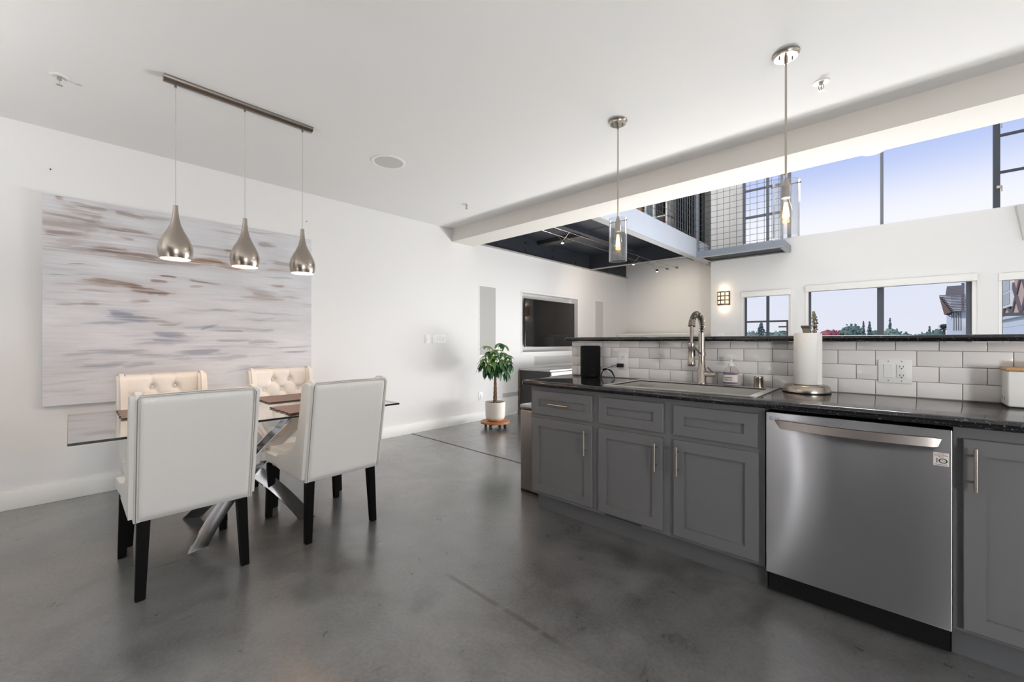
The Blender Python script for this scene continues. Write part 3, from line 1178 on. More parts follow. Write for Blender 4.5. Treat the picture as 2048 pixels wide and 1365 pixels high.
for k in range(4):
    q = (k + 1) % 4
    fs += [(k, q, 4 + q, 4 + k), (4 + k, 4 + q, 8 + q, 8 + k)]
fs.append((8, 9, 10, 11))
g.add(vs, fs)
g.build('bowl', 'stainless_sink', sk)
G().lathe([(0.0, d + 0.004), (0.02, d + 0.003), (0.045, d + 0.006), (0.05, d + 0.001)], n=24).build('drain', 'nickel_dark', sk)

fa = thing('kitchen_faucet', 'brushed nickel spring-neck faucet with pull-down sprayer at the sink', 'faucet', (-0.924, 2.785, 0.936))
G().lathe([(0.031, 0), (0.031, 0.006), (0.0265, 0.012), (0.0265, 0.098), (0.0225, 0.104), (0.0195, 0.145), (0.0195, 0.185), (0.0, 0.185)], n=28).build('body', 'nickel_vertical', fa)
G().cyl((0, 0, 0.178), (0, 0, 0.20), 0.0255, n=24).build('collar', 'nickel', fa)
g = G()
for i in range(22):
    z = 0.20 + i * 0.0058
    g.cyl((0, 0, z), (0, 0, z + 0.0046), 0.0215, n=20)
g.cyl((0, 0, 0.2), (0, 0, 0.328), 0.0185, n=16)
g.build('riser_coil', 'nickel', fa)
# arch path towards the front of the counter (-y)
arch = []
Ra, yc, zc0 = 0.088, -0.088, 0.365
for i in range(25):
    a = PI * i / 24 * 0.92
    arch.append(Vector((0, yc + Ra * math.cos(a), zc0 + Ra * 0.9 * math.sin(a))))
arch = [Vector((0, 0, 0.325)), Vector((0, 0, 0.345))] + arch
end = arch[-1]
G().tube(arch, 0.0085, 10).build('hose', 'black_plastic', fa)
g = G()
sp_ = []
tot = len(arch) - 1
N = 520
for i in range(N + 1):
    s = i / N * tot
    k = min(int(s), tot - 1)
    p = arch[k].lerp(arch[k + 1], s - k)
    d_ = (arch[k + 1] - arch[k]).normalized()
    u = Vector((1, 0, 0))
    v_ = d_.cross(u)
    a = 2 * PI * i / N * 26
    sp_.append(p + (u * math.cos(a) + v_ * math.sin(a)) * 0.0165)
g.tube(sp_, 0.0019, 5)
g.build('spring', 'nickel_dark', fa)
hy = end.y - 0.008
G().cyl(end + Vector((0, 0.004, 0.016)), (0, hy, end.z - 0.02), 0.019, 0.0215, n=20).build('spring_end', 'nickel_dark', fa)
G().cyl((0, hy, end.z - 0.018), (0, hy, 0.25), 0.0095, n=14).build('down_hose', 'nickel_dark', fa)
G().lathe([(0.0, 0.262), (0.0195, 0.262), (0.0205, 0.255), (0.0205, 0.232), (0.0185, 0.229), (0.0185, 0.155), (0.0215, 0.15), (0.0225, 0.128), (0.019, 0.120), (0.0, 0.120)], (0, hy, 0), n=24).build('spray_head', 'nickel_vertical', fa)
G().box(0.0145, 0.0215, hy - 0.008, hy + 0.006, 0.18, 0.222, 0.003).build('spray_button', 'black_plastic', fa)
G().tube([(0, -0.018, 0.19), (0, hy + 0.02, 0.246)], 0.0055, 8).build('holder_arm', 'nickel_dark', fa)
g = G().cyl((0.015, 0, 0.062), (0.085, 0, 0.062), 0.0185, n=20)
g.cyl((0.052, 0, 0.062), (0.055, 0, 0.062), 0.0192, n=20)
g.build('valve', 'nickel', fa)
G().tube([(0.074, -0.006, 0.066), (0.052, -0.05, 0.108)], 0.0045, 8).build('lever', 'nickel_dark', fa)

so = thing('soap_bottle', 'clear pump soap bottle with a purple and cream label behind the sink', 'soap bottle', (-0.752, 2.79, 0.936))


def oval(prof, sx=1.0, sy=1.0, n=28):
    g = G().lathe(prof, n=n)
    g.v = [(x * sx, y * sy, z) for x, y, z in g.v]
    return g


oval([(0.0, 0.0), (0.042, 0.0), (0.045, 0.004), (0.045, 0.082), (0.040, 0.097), (0.028, 0.110), (0.016, 0.118), (0.014, 0.124)], 1.0, 0.62).build('bottle', 'bottle_clear', so)
oval([(0.0, 0.003), (0.040, 0.003), (0.0425, 0.006), (0.0425, 0.074), (0.0, 0.074)], 1.0, 0.6).build('liquid', 'soap_liquid', so)
for nm, z0, z1, m in (('label_band', 0.010, 0.022, 'soap_purple'), ('label', 0.022, 0.066, 'soap_label'), ('label_band', 0.066, 0.080, 'soap_purple')):
    g = G()
    vs, fs = [], []
    for k in range(13):
        a = PI + PI * (0.10 + 0.72 * k / 12)
        for z in (z0, z1):
            vs.append((0.0458 * math.cos(a), 0.0458 * 0.62 * math.sin(a), z))
    for k in range(12):
        fs.append((2 * k, 2 * k + 2, 2 * k + 3, 2 * k + 1))
    lb = g.add(vs, fs).build(nm, m, so)
    if nm == 'label':
        text('lettering', 'Lavender', 0.0125, (-0.008, -0.0296, 0.046), (R(90), 0, R(-8)), 'ink', lb, align='CENTER')
        text('lettering', 'HAND SOAP', 0.0075, (-0.008, -0.0296, 0.033), (R(90), 0, R(-8)), 'ink', lb, align='CENTER')
pm = G().lathe([(0.0, 0.119), (0.0165, 0.119), (0.0165, 0.134), (0.009, 0.14), (0.0065, 0.142), (0.0065, 0.158), (0.011, 0.162), (0.011, 0.169), (0.0, 0.171)], n=20)
pm.tube([(0, 0, 0.166), (0.022, -0.012, 0.167), (0.036, -0.02, 0.160)], [0.0055, 0.0048, 0.0035], 8)
pm.build('pump', 'white_plastic', so)

ag = thing('air_gap', 'small brushed nickel air gap cap at the sink corner', 'air gap', (-0.604, 2.79, 0.936))
G().lathe([(0.029, 0), (0.029, 0.005), (0.0245, 0.007), (0.0245, 0.052), (0.025, 0.053), (0.025, 0.060), (0.0235, 0.0655), (0.0, 0.0665)], n=28).build('cap', 'nickel_vertical', ag)
for k in range(5):
    G().box(0.0235, 0.0255, -0.007, 0.007, 0.014 + k * 0.007, 0.018 + k * 0.007).build('slot', 'slot_dark', ag)

# ------------------------------------------------------------------ paper towel holder
ph_ = thing('paper_towel_holder', 'brushed steel paper towel stand with weighted round base', 'towel holder', (-0.365, 2.748, 0.9305))
G().lathe([(0.0, 0.0), (0.108, 0.0), (0.1085, 0.004), (0.108, 0.012), (0.103, 0.034), (0.096, 0.041), (0.086, 0.043), (0.0, 0.040)], n=48).build('base', 'nickel_vertical', ph_)
G().lathe([(0.109, 0.0), (0.1095, 0.003), (0.109, 0.005)], n=48).build('rubber_ring', 'black_plastic', ph_)
G().cyl((0, 0, 0.04), (0, 0, 0.33), 0.008, n=12).build('post', 'nickel_dark', ph_)
g = G()
for (z, s) in ((0.325, 0.014), (0.342, 0.0175), (0.362, 0.023)):
    pass
vs = []
for (z, s) in ((0.322, 0.0135), (0.345, 0.017), (0.358, 0.023), (0.364, 0.022)):
    vs += [(-s, -s, z), (s, -s, z), (s, s, z), (-s, s, z)]
fs = [(0, 3, 2, 1), (12, 13, 14, 15)]
for i in range(3):
    for k in range(4):
        q = (k + 1) % 4
        fs.append((4 * i + k, 4 * i + q, 4 * i + 4 + q, 4 * i + 4 + k))
g.add(vs, fs).build('finial', 'nickel_dark', ph_)
ro = thing('paper_towel_roll', 'white embossed paper towel roll on the steel stand', 'paper towels', (-0.365, 2.748, 0.9745))
G().lathe([(0.02, 0.0), (0.056, 0.0), (0.0575, 0.002), (0.0575, 0.277), (0.056, 0.279), (0.02, 0.279), (0.02, 0.0)], n=40).build('roll', 'paper', ro)
g = G()
vs, fs = [], []
for k in range(9):
    s = k / 8
    a = R(-28) + s * R(30)
    r = 0.058 + 0.012 * s
    for z in (0.002, 0.277):
        vs.append((r * math.cos(a), r * math.sin(a) - 0.004 * s, z))
for k in range(8):
    fs.append((2 * k, 2 * k + 2, 2 * k + 3, 2 * k + 1))
g.add(vs, fs).build('loose_sheet', 'paper', ro)

# ------------------------------------------------------------------ black speaker, plug, cable, outlets, bread box
spk = thing('smart_speaker', 'tall black fabric cylinder speaker on the counter', 'speaker', (-1.758, 2.782, 0.9305))
G().lathe([(0.0, 0.0), (0.070, 0.0), (0.076, 0.004), (0.077, 0.012), (0.077, 0.232), (0.074, 0.240), (0.066, 0.243), (0.0, 0.243)], n=48).build('body', 'black_cloth', spk)
G().lathe([(0.0778, 0.018), (0.0782, 0.02), (0.0778, 0.022)], n=48).build('base_ring', 'black_plastic', spk)

ol = thing('wall_outlet', 'white duplex outlet with a black plug in the tile backsplash', 'outlet', (-1.521, YT - 0.0005, 1.058))
G().box(-0.043, 0.043, -0.007, 0, -0.064, 0.064, 0.003).build('cover_plate', 'white_plastic', ol)
for dz in (0.028, -0.028):
    r_ = G().box(-0.017, 0.017, -0.0095, -0.006, dz - 0.018, dz + 0.018, 0.002).build('receptacle', 'white_plastic', ol)
    for dx_ in (-0.0065, 0.0065):
        G().box(dx_ - 0.0012, dx_ + 0.0012, -0.0099, -0.0094, dz - 0.001, dz + 0.009).build('slot', 'slot_dark', r_)
    G().cyl((0, -0.0099, dz - 0.009), (0, -0.0094, dz - 0.009), 0.0025, n=10).build('slot', 'slot_dark', r_)
pa = thing('power_adapter', 'black power adapter and bundled cable plugged into the backsplash outlet', 'power adapter', (-1.53, YT - 0.012, 1.028))
G().box(-0.022, 0.022, -0.034, 0.001, -0.017, 0.012, 0.004).build('plug', 'black_plastic', pa)
cb = G()
knot = Vector((-0.115, -0.05, -0.035))
cb.tube([(-0.022, -0.02, -0.004), (-0.05, -0.03, -0.006), (-0.085, -0.045, -0.022), knot], 0.0022, 6)
rng = random.Random(5)
for i in range(6):
    s = rng.uniform(-1, 1)
    pts = []
    for k in range(9):
        u = k / 8
        w_ = math.sin(PI * u)
        pts.append(knot + Vector((-0.005 - 0.030 * u + 0.006 * s * w_, -0.01 * w_ + 0.008 * s, -0.0595 * u + (0.012 * s) * w_)))
    cb.tube(pts, 0.002, 5)
    pts = []
    for k in range(9):
        u = k / 8
        w_ = math.sin(PI * u)
        pts.append(knot + Vector((0.005 + 0.085 * u + 0.01 * s * w_, -0.006 * u + 0.004 * s, -0.0595 * u + (0.016 + 0.010 * s) * w_)))
    cb.tube(pts, 0.002, 5)
cb.build('cable', 'black_plastic', pa)
G().tube([knot + Vector((-0.004, -0.012, -0.004)), knot + Vector((0.004, 0.012, 0.002))], 0.009, 8).build('cable_tie', 'black_plastic', pa)

gf = thing('switch_plate', 'double white plate with a rocker switch and safety outlet on backsplash', 'switch plate', (-0.0105, YT - 0.0005, 1.057))
G().box(-0.0635, 0.0635, -0.007, 0, -0.061, 0.061, 0.0035).build('cover_plate', 'white_plastic', gf)
rk = G()
rk.add([(-0.042, -0.0072, -0.034), (-0.008, -0.0072, -0.034), (-0.008, -0.0072, 0.034), (-0.042, -0.0072, 0.034),
        (-0.041, -0.0085, -0.033), (-0.009, -0.0085, -0.033), (-0.009, -0.0125, 0.033), (-0.041, -0.0125, 0.033)],
       [(4, 5, 6, 7), (0, 1, 5, 4), (1, 2, 6, 5), (2, 3, 7, 6), (3, 0, 4, 7)])
rk.build('rocker_switch', 'white_plastic', gf)
rc = G().box(0.006, 0.043, -0.0105, -0.006, -0.035, 0.035, 0.002).build('receptacle', 'white_plastic', gf)
for dz in (0.02, -0.024):
    for dx_ in (0.018, 0.031):
        G().box(dx_ - 0.0012, dx_ + 0.0012, -0.0109, -0.0104, dz, dz + 0.009).build('slot', 'slot_dark', rc)
    G().cyl((0.0245, -0.0109, dz - 0.006), (0.0245, -0.0104, dz - 0.006), 0.0028, n=10).build('slot', 'slot_dark', rc)
for dz in (0.0025, -0.0055):
    G().box(0.016, 0.033, -0.0115, -0.0104, dz, dz + 0.004).build('test_button', 'white_plastic', rc)
for dx_ in (-0.025, 0.0245):
    for dz in (-0.049, 0.049):
        G().cyl((dx_, -0.0078, dz), (dx_, -0.0068, dz), 0.0025, n=10).build('screw', 'nickel', gf)

bb = thing('bread_box', 'white metal canister box with wooden lid at the counter end', 'bread box', (0.34, 2.716, 0.9305))
G().box(0, 0.32, 0, 0.145, 0, 0.152, 0.008, 3).build('body', 'trim_paint', bb)
G().box(-0.004, 0.324, -0.004, 0.149, 0.1525, 0.165, 0.004).build('lid', 'wood_light', bb)
G().box(0.06, 0.20, 0.05, 0.10, 0.165, 0.188, 0.003).build('lid_handle', 'wood_orange', bb)
for (y, z, h) in ((0.105, 0.032, 0.012), (0.06, 0.03, 0.014)):
    G().box(-0.0006, 0.0, y - 0.0025, y + 0.0025, z - h / 2, z + h / 2).build('vent_hole', 'slot_dark', bb)
G().cyl((0.05, -0.0006, 0.04), (0.05, 0.0, 0.04), 0.004, n=12).build('vent_hole', 'slot_dark', bb)

# ------------------------------------------------------------------ trash can at the cabinet end
tr = thing('trash_can', 'tall slim stainless step trash can beside the end cabinet', 'trash can', (-2.105, 2.65, 0))
G().box(-0.135, 0.135, -0.155, 0.155, 0.012, 0.66, 0.015, 3).build('bin', 'stainless_can', tr)
G().box(-0.137, 0.137, -0.157, 0.157, 0.662, 0.70, 0.012, 3).build('lid', 'stainless_plain', tr)
G().box(-0.13, 0.13, -0.15, 0.15, 0, 0.014).build('base', 'black_plastic', tr)
G().box(-0.165, -0.13, -0.04, 0.06, 0.02, 0.032, 0.003).build('pedal', 'black_plastic', tr)

# ------------------------------------------------------------------ glass pendants over the bar
def make_pendant(label, x, y):
    t = thing('glass_pendant_light', label, 'pendant light', (x, y, ZC), group='glass cylinder pendants over the bar')
    cz = ZC
    G().lathe([(0.0, 0.0), (0.066, 0.0), (0.066, -0.006), (0.058, -0.014), (0.056, -0.022), (0.0, -0.024)], n=36).build('canopy', 'nickel', t)
    for a in (R(40), R(220)):
        G().cyl((0.035 * math.cos(a), 0.035 * math.sin(a), -0.036), (0.035 * math.cos(a), 0.035 * math.sin(a), -0.02), 0.0045, n=10).build('mounting_screw', 'nickel_dark', t)
    G().cyl((0, 0, -0.055), (0, 0, -0.022), 0.0085, n=12).build('swivel', 'nickel_dark', t)
    G().cyl((0, 0, -0.70), (0, 0, -0.05), 0.0055, n=10).build('rod', 'nickel', t)
    zb = 1.79 - cz
    G().lathe([(0.006, -0.69), (0.010, -0.70), (0.020, -0.735), (0.021, -0.80), (0.0, -0.80)], n=20).build('socket', 'nickel_vertical', t)
    G().tube([(-0.066, 0, -0.728), (0.066, 0, -0.728)], 0.0028, 6).build('crossbar', 'nickel_dark', t)
    for s in (-1, 1):
        G().sphere((s * 0.067, 0, -0.728), 0.005, 8, 6).build('crossbar_knob', 'nickel_dark', t)
    # glass tube with thickness
    g = G()
    ro_, ri_ = 0.0635, 0.0590
    g.lathe([(ro_, zb), (ro_, zb + 0.305), (ri_, zb + 0.305), (ri_, zb), (ro_, zb)], n=48)
    g.build('glass_shade', 'pendant_glass', t)
    bl = G().lathe([(0.0, -0.935), (0.012, -0.932), (0.024, -0.918), (0.0305, -0.895), (0.030, -0.875), (0.024, -0.845), (0.016, -0.815), (0.0135, -0.80)], n=24).build('bulb', 'bulb_amber', t)
    g = G()
    for k in range(6):
        a0 = 2 * PI * k / 6
        g.tube([(0.006 * math.cos(a0), 0.006 * math.sin(a0), -0.825), (0.016 * math.cos(a0), 0.016 * math.sin(a0), -0.905), (0.012 * math.cos(a0 + 0.5), 0.012 * math.sin(a0 + 0.5), -0.908),
                (0.005 * math.cos(a0 + 0.5), 0.005 * math.sin(a0 + 0.5), -0.825)], 0.0022, 5)
    g.build('filament', 'filament_glow', bl)
    pl = point('pendant_bulb', (0, 0, -0.87), 5.0, 0.006, (1.0, 0.72, 0.42))
    pl.parent = t
    return t


make_pendant('glass cylinder pendant with filament bulb nearer the dining table', -1.483, 2.715)
make_pendant('glass cylinder pendant with filament bulb hanging against the sky', -0.454, 2.715)

# ------------------------------------------------------------------ three-light linear pendant over the table
lp = thing('linear_pendant_light', 'three brushed teardrop pendants hung from a long ceiling bar', 'pendant light', (-3.215, 0.81, ZC))
g = G()
prof = [(-0.032, 0), (0.032, 0), (0.032, -0.012), (0.022, -0.028), (0.0, -0.034), (-0.022, -0.028), (-0.032, -0.012)]
g.prism([(u, w_) for u, w_ in prof], 'y', -0.425, 0.432)
g.build('canopy_bar', 'nickel_dark', lp, angle=50)
for y in (-0.21, 0.20):
    G().sphere((0, y, -0.036), 0.006, 8, 6).build('mounting_screw', 'nickel', lp)
sprof = [(0.010, 0.0), (0.0125, -0.002), (0.0135, -0.03), (0.018, -0.075), (0.028, -0.12), (0.045, -0.16), (0.064, -0.195), (0.079, -0.23), (0.086, -0.262), (0.086, -0.285),
         (0.082, -0.308), (0.075, -0.328), (0.0735, -0.328), (0.079, -0.308), (0.083, -0.285), (0.083, -0.262), (0.070, -0.222), (0.040, -0.17), (0.022, -0.14), (0.0, -0.14)]
shade_me = G().lathe(sprof[:13], n=40).mesh('shade', 'nickel_vertical')
inner_me = G().lathe(sprof[12:], n=32).mesh('shade_lining', 'shade_inner')
bulb_me = G().sphere((0, 0, -0.245), 0.036, 16, 10).mesh('bulb', 'bulb_glow')
cord_me = G().cyl((0, 0, 0), (0, 0, -0.712), 0.0022, n=6).mesh('cord', 'cord_clear')
for y in (-0.368, -0.002, 0.366):
    G().cyl((0, y, -0.05), (0, y, -0.03), 0.006, n=10).build('cord_grip', 'nickel_dark', lp)
    inst('cord', cord_me, lp, (0, y, -0.05))
    s = inst('shade', shade_me, lp, (0, y, -0.767))
    inst('shade_lining', inner_me, s)
    inst('bulb', bulb_me, s)
    pl = point('table_bulb', (0, y, -0.767 - 0.305), 5.5, 0.03, (1.0, 0.66, 0.38))
    pl.parent = lp

# ------------------------------------------------------------------ ceiling fittings
def sprinkler(label, x, y):
    t = thing('fire_sprinkler', label, 'sprinkler', (x, y, ZC), group='ceiling fire sprinklers')
    G().lathe([(0.0, 0.0), (0.044, 0.0), (0.044, -0.003), (0.036, -0.006), (0.020, -0.002), (0.0, -0.002)], n=28).build('escutcheon', 'white_plastic', t)
    G().cyl((0, 0, -0.022), (0, 0, 0.0), 0.011, n=12).build('body', 'nickel', t)
    for s in (-1, 1):
        G().tube([(s * 0.011, 0, -0.018), (s * 0.013, 0, -0.034), (s * 0.003, 0, -0.05)], 0.0025, 6).build('frame_arm', 'nickel', t)
    G().cyl((0, 0, -0.047), (0, 0, -0.02), 0.0024, n=8).build('glass_bulb', 'ink_red', t)
    g = G().cyl((0, 0, -0.053), (0, 0, -0.050), 0.009, n=12)
    for k in range(8):
        a = 2 * PI * k / 8
        g.box(0.007, 0.016, -0.002, 0.002, -0.053, -0.051, M=Matrix.Rotation(a, 4, 'Z'))
    g.build('deflector', 'nickel', t)


sprinkler('fire sprinkler in the ceiling left of the three-light pendant', -3.69, -0.04)
sprinkler('fire sprinkler in the ceiling beside the right glass pendant', -0.345, 3.16)
sprinkler('small fire sprinkler in the ceiling above the light switches', -3.675, 3.16)
cs = thing('ceiling_speaker', 'round flush white speaker grille in the ceiling', 'speaker', (-3.315, 1.938, ZC))
G().lathe([(0.122, 0.0), (0.148, 0.0), (0.147, -0.003), (0.126, -0.006), (0.121, -0.004), (0.121, 0.0)], n=48).build('trim_ring', 'white_plastic', cs)
G().lathe([(0.0, -0.003), (0.12, -0.003), (0.121, 0.0)], n=48).build('grille', 'grille_cloth', cs)

# ------------------------------------------------------------------ painting
def make_painting():
    y0, y1, z0, z1 = -0.135, 1.775, 0.725, 2.30
    t = thing('abstract_painting', 'large frameless abstract canvas with brown and grey brush strokes', 'painting', (XW + 0.045, (y0 + y1) / 2, z0))
    nu, nv = 460, 380
    U = np.linspace(y0, y1, nu)
    V = np.linspace(z0, z1, nv)
    rg = np.random.RandomState(11)

    def vnoise(shape_u, shape_v):
        a = rg.rand(shape_v + 2, shape_u + 2)
        uu = np.linspace(0, shape_u, nu)
        vv = np.linspace(0, shape_v, nv)
        iu = uu.astype(int)
        iv = vv.astype(int)
        fu = uu - iu
        fv = vv - iv
        fu = fu * fu * (3 - 2 * fu)
        fv = fv * fv * (3 - 2 * fv)
        A = a[np.ix_(iv, iu)]
        B = a[np.ix_(iv, iu + 1)]
        C = a[np.ix_(iv + 1, iu)]
        D = a[np.ix_(iv + 1, iu + 1)]
        return (A * (1 - fu) + B * fu) * (1 - fv)[:, None] + (C * (1 - fu) + D * fu) * fv[:, None]
    UU, VV = np.meshgrid(U, V)
    wobble = (vnoise(7, 5) - 0.5) * 0.07 + (vnoise(16, 12) - 0.5) * 0.03
    streak = 0.5 * vnoise(14, 150) + 0.3 * vnoise(30, 240) + 0.2 * vnoise(60, 300)
    cloud = 0.6 * vnoise(5, 7) + 0.4 * vnoise(11, 22)
    rag = 0.55 * vnoise(22, 60) + 0.45 * vnoise(60, 90)
    base = np.array([221, 220, 223.0])
    img = np.ones((nv, nu, 3)) * base
    img += ((streak - 0.5) * 16 + (cloud - 0.5) * 20)[:, :, None]
    BR, BR2, GY, BL, TN = (112, 84, 70), (140, 100, 74), (150, 146, 146), (140, 144, 158), (172, 158, 150)
    strokes = [
        (0.02, 2.085, .22, .030, -.09, TN, .85), (0.20, 2.10, .30, .022, -.05, GY, .8), (.375, 2.105, .16, .018, -.04, BR, .55), (-.06, 2.03, .10, .02, 0, BR, .6), (.03, 1.99, .12, .045, .5, TN, .6),
        (.05, 2.215, .13, .022, -.12, TN, .9), (.139, 2.262, .10, .016, -.06, BR, .55), (.311, 2.255, .09, .016, -.1, BR, .55), (.26, 2.28, .2, .012, 0, GY, .6), (-.057, 2.288, .02, .012, 0, BR, .8),
        (.06, 2.15, .15, .012, -.05, BR, .5), (.474, 2.259, .10, .014, .1, GY, .6), (.33, 2.045, .05, .011, -.1, BR, .7),
        (.198, 1.928, .10, .020, 0, BR, .8), (.36, 1.915, .20, .016, -.02, BR, .7), (.58, 1.90, .22, .018, -.03, TN, .9), (.45, 1.88, .2, .015, 0, BR, .5), (.05, 1.92, .12, .014, .05, GY, .6),
        (.87, 1.93, .17, .019, 0, BR2, .95), (1.026, 2.049, .045, .012, .05, BR2, .8), (1.06, 1.90, .1, .015, .03, BR2, .55), (1.32, 2.165, .07, .022, -.05, GY, .85), (1.516, 1.985, .09, .016, 0, TN, .8),
        (1.43, 1.92, .2, .012, .03, TN, .6), (.30, 1.665, .16, .020, -.05, BR, .95), (.42, 1.635, .14, .022, -.05, BR, .9), (.20, 1.655, .1, .025, 0, TN, .8), (.508, 1.722, .06, .010, -.05, BR, .85),
        (.601, 1.764, .06, .008, -.03, BR, .9), (.80, 1.752, .12, .010, -.08, BR, .7), (.42, 1.547, .06, .012, .03, BR, .9), (.77, 1.70, .05, .012, .2, TN, .7), (.2, 1.59, .12, .008, 0, TN, .7),
        (1.30, 1.675, .10, .018, -.12, TN, .85), (1.40, 1.645, .20, .022, .06, TN, .8), (1.25, 1.72, .15, .015, -.1, GY, .5), (1.466, 1.77, .06, .010, -.08, BR, .5), (.025, 1.485, .12, .010, .05, TN, .8),
        (.12, 1.487, .05, .016, 0, GY, .7), (.27, 1.43, .07, .026, -.15, BL, .95), (.36, 1.405, .12, .030, -.06, BL, 1.0), (.46, 1.40, .1, .015, -.1, GY, .7), (.25, 1.355, .12, .012, .1, BL, .7),
        (.577, 1.362, .08, .012, .05, GY, .9), (.63, 1.28, .11, .024, -.03, BL, .95), (.58, 1.235, .16, .020, .04, BL, .8), (.55, 1.19, .13, .014, .0, BL, .7), (.85, 1.335, .06, .012, .3, BL, .8),
        (1.07, 1.30, .13, .014, -.08, BL, .9), (1.25, 1.30, .14, .014, .05, BL, .8), (1.10, 1.215, .14, .014, -.04, BL, .7), (1.27, 1.19, .12, .022, 0, BL, .6), (.85, 1.13, .14, .022, .04, BL, .8),
        (.72, 1.09, .2, .012, .03, BL, .7), (.33, 1.12, .2, .018, -.05, BL, .75), (.42, 1.08, .12, .016, 0, BL, .6), (.22, 1.02, .14, .022, .06, BL, .7), (.37, 1.00, .10, .020, .05, BL, .6),
        (1.66, 1.09, .12, .008, -.02, BL, .8), (1.55, 1.14, .18, .006, 0, BL, .6), (1.30, 1.42, .18, .012, .08, BL, .6), (.98, 1.50, .12, .010, .06, BL, .5), (1.05, 1.06, .2, .02, .03, BL, .4),
        (-.05, 1.71, .10, .005, 0, GY, .9), (.05, 1.80, .05, .005, -.05, GY, .9), (.12, 2.13, .05, .06, 1.2, GY, .5), (1.15, 1.98, .3, .012, -.02, TN, .5), (.75, 2.06, .2, .012, -.05, GY, .5)]
    for k in range(70):
        u, v = rg.uniform(y0, y1), rg.uniform(0.78, z1)
        strokes.append((u, v, rg.uniform(.06, .22), rg.uniform(.004, .012), rg.uniform(-.08, .08), (BL if v < 1.5 else (TN if rg.rand() < .6 else GY)), rg.uniform(.15, .5)))
    long_streak = 0.5 * vnoise(6, 170) + 0.3 * vnoise(10, 260) + 0.2 * vnoise(20, 330)
    long2 = 0.5 * vnoise(5, 120) + 0.5 * vnoise(9, 240)

    def sstep(a, b, x):
        t_ = np.clip((x - a) / (b - a), 0, 1)
        return t_ * t_ * (3 - 2 * t_)
    for n_s, (u, v, ln, th, sl, c, al) in enumerate(strokes):
        du = UU - u
        dv = VV + wobble * 0.5 - v - sl * du
        lead = np.where(du < 0, du / (ln * 0.75), du / (ln * 1.35)) if n_s % 2 else np.where(du < 0, du / (ln * 1.35), du / (ln * 0.75))
        core = np.exp(-np.abs(lead) ** 2.4) * np.exp(-np.abs(dv / (th * 1.15)) ** 2.2)
        halo = np.exp(-(lead / 1.5) ** 2) * np.exp(-(dv / (th * 2.6)) ** 2)
        tex = sstep(0.30, 0.62, long_streak if n_s % 3 else long2) * (0.55 + 0.6 * streak)
        e = np.clip(core * (0.30 + 0.95 * tex) * sstep(0.22, 0.5, core + (rag - 0.5) * 0.7) * 1.05 + 0.30 * halo * tex, 0, 1) * al * 0.85
        img = img * (1 - e[:, :, None]) + np.array(c, float) * e[:, :, None]
    # dry white brush dragged over the top
    wht = sstep(0.60, 0.80, long2) * sstep(0.4, 0.7, cloud) * 0.35
    img = img * (1 - wht[:, :, None]) + np.array([230, 229, 231.0]) * wht[:, :, None]
    img = np.clip(img, 0, 255) / 255.0
    lin = np.where(img <= 0.04045, img / 12.92, ((img + 0.055) / 1.055) ** 2.4)
    verts = [(0.0, float(a) - (y0 + y1) / 2, float(b) - z0) for b in V for a in U]
    faces = [(j * nu + i, j * nu + i + 1, (j + 1) * nu + i + 1, (j + 1) * nu + i) for j in range(nv - 1) for i in range(nu - 1)]
    me = bpy.data.meshes.new('canvas_face')
    me.from_pydata(verts, [], faces)
    ca = me.color_attributes.new('paint', 'FLOAT_COLOR', 'POINT')
    rgba = np.ones((nv * nu, 4), np.float32)
    rgba[:, :3] = lin.reshape(-1, 3)
    ca.data.foreach_set('color', rgba.ravel())
    me.materials.append(MATS['painted_canvas'])
    me.update()
    inst('canvas_face', me, t)
    hy, hz = (y1 - y0) / 2, z1 - z0
    G().box(-0.044, -0.0005, -hy, hy, 0, hz).build('stretcher', 'canvas_side', t)


make_painting()

# ------------------------------------------------------------------ wall fittings on the left wall
def wall_plate(name, label, y, z, w_, h_, rockers, cat='light switch'):
    t = thing(name, label, cat, (XW, y, z))
    G().box(0, 0.007, -w_ / 2, w_ / 2, -h_ / 2, h_ / 2, 0.003).build('cover_plate', 'white_plastic', t)
    for yy in rockers:
        r_ = G().box(0.006, 0.011, yy - 0.016, yy + 0.016, -0.034, 0.034, 0.002).build('rocker_switch' if cat == 'light switch' else 'receptacle', 'white_plastic', t)
        if cat != 'light switch':
            for dz in (0.012, -0.02):
                G().box(0.0108, 0.0114, yy - 0.007, yy + 0.007, dz, dz + 0.008).build('slot', 'grille_grey', r_)
        else:
            G().box(0.0105, 0.0116, yy - 0.016, yy + 0.016, -0.001, 0.001).build('rocker_line', 'grille_grey', r_)
    return t


wall_plate('light_switch', 'single white rocker switch on the side wall', 3.304, 1.236, 0.078, 0.118, (0,))
wall_plate('light_switch', 'wide white four-gang rocker switch beside the single one', 3.497, 1.239, 0.225, 0.12, (-0.075, -0.025, 0.025, 0.075))
wall_plate('wall_outlet', 'white outlet low on the side wall behind the plant', 4.282, 0.371, 0.082, 0.124, (0,), 'outlet')
for (y, z) in ((-0.096, 2.499), (1.742, 2.497)):
    tag(G().cyl((XW, y, z), (XW + 0.012, y, z), 0.004, n=8).build('picture_nail', 'slot_dark'), 'small dark nail in the wall above the painting, %s one' % ('left' if y < 1 else 'right'), 'nail')


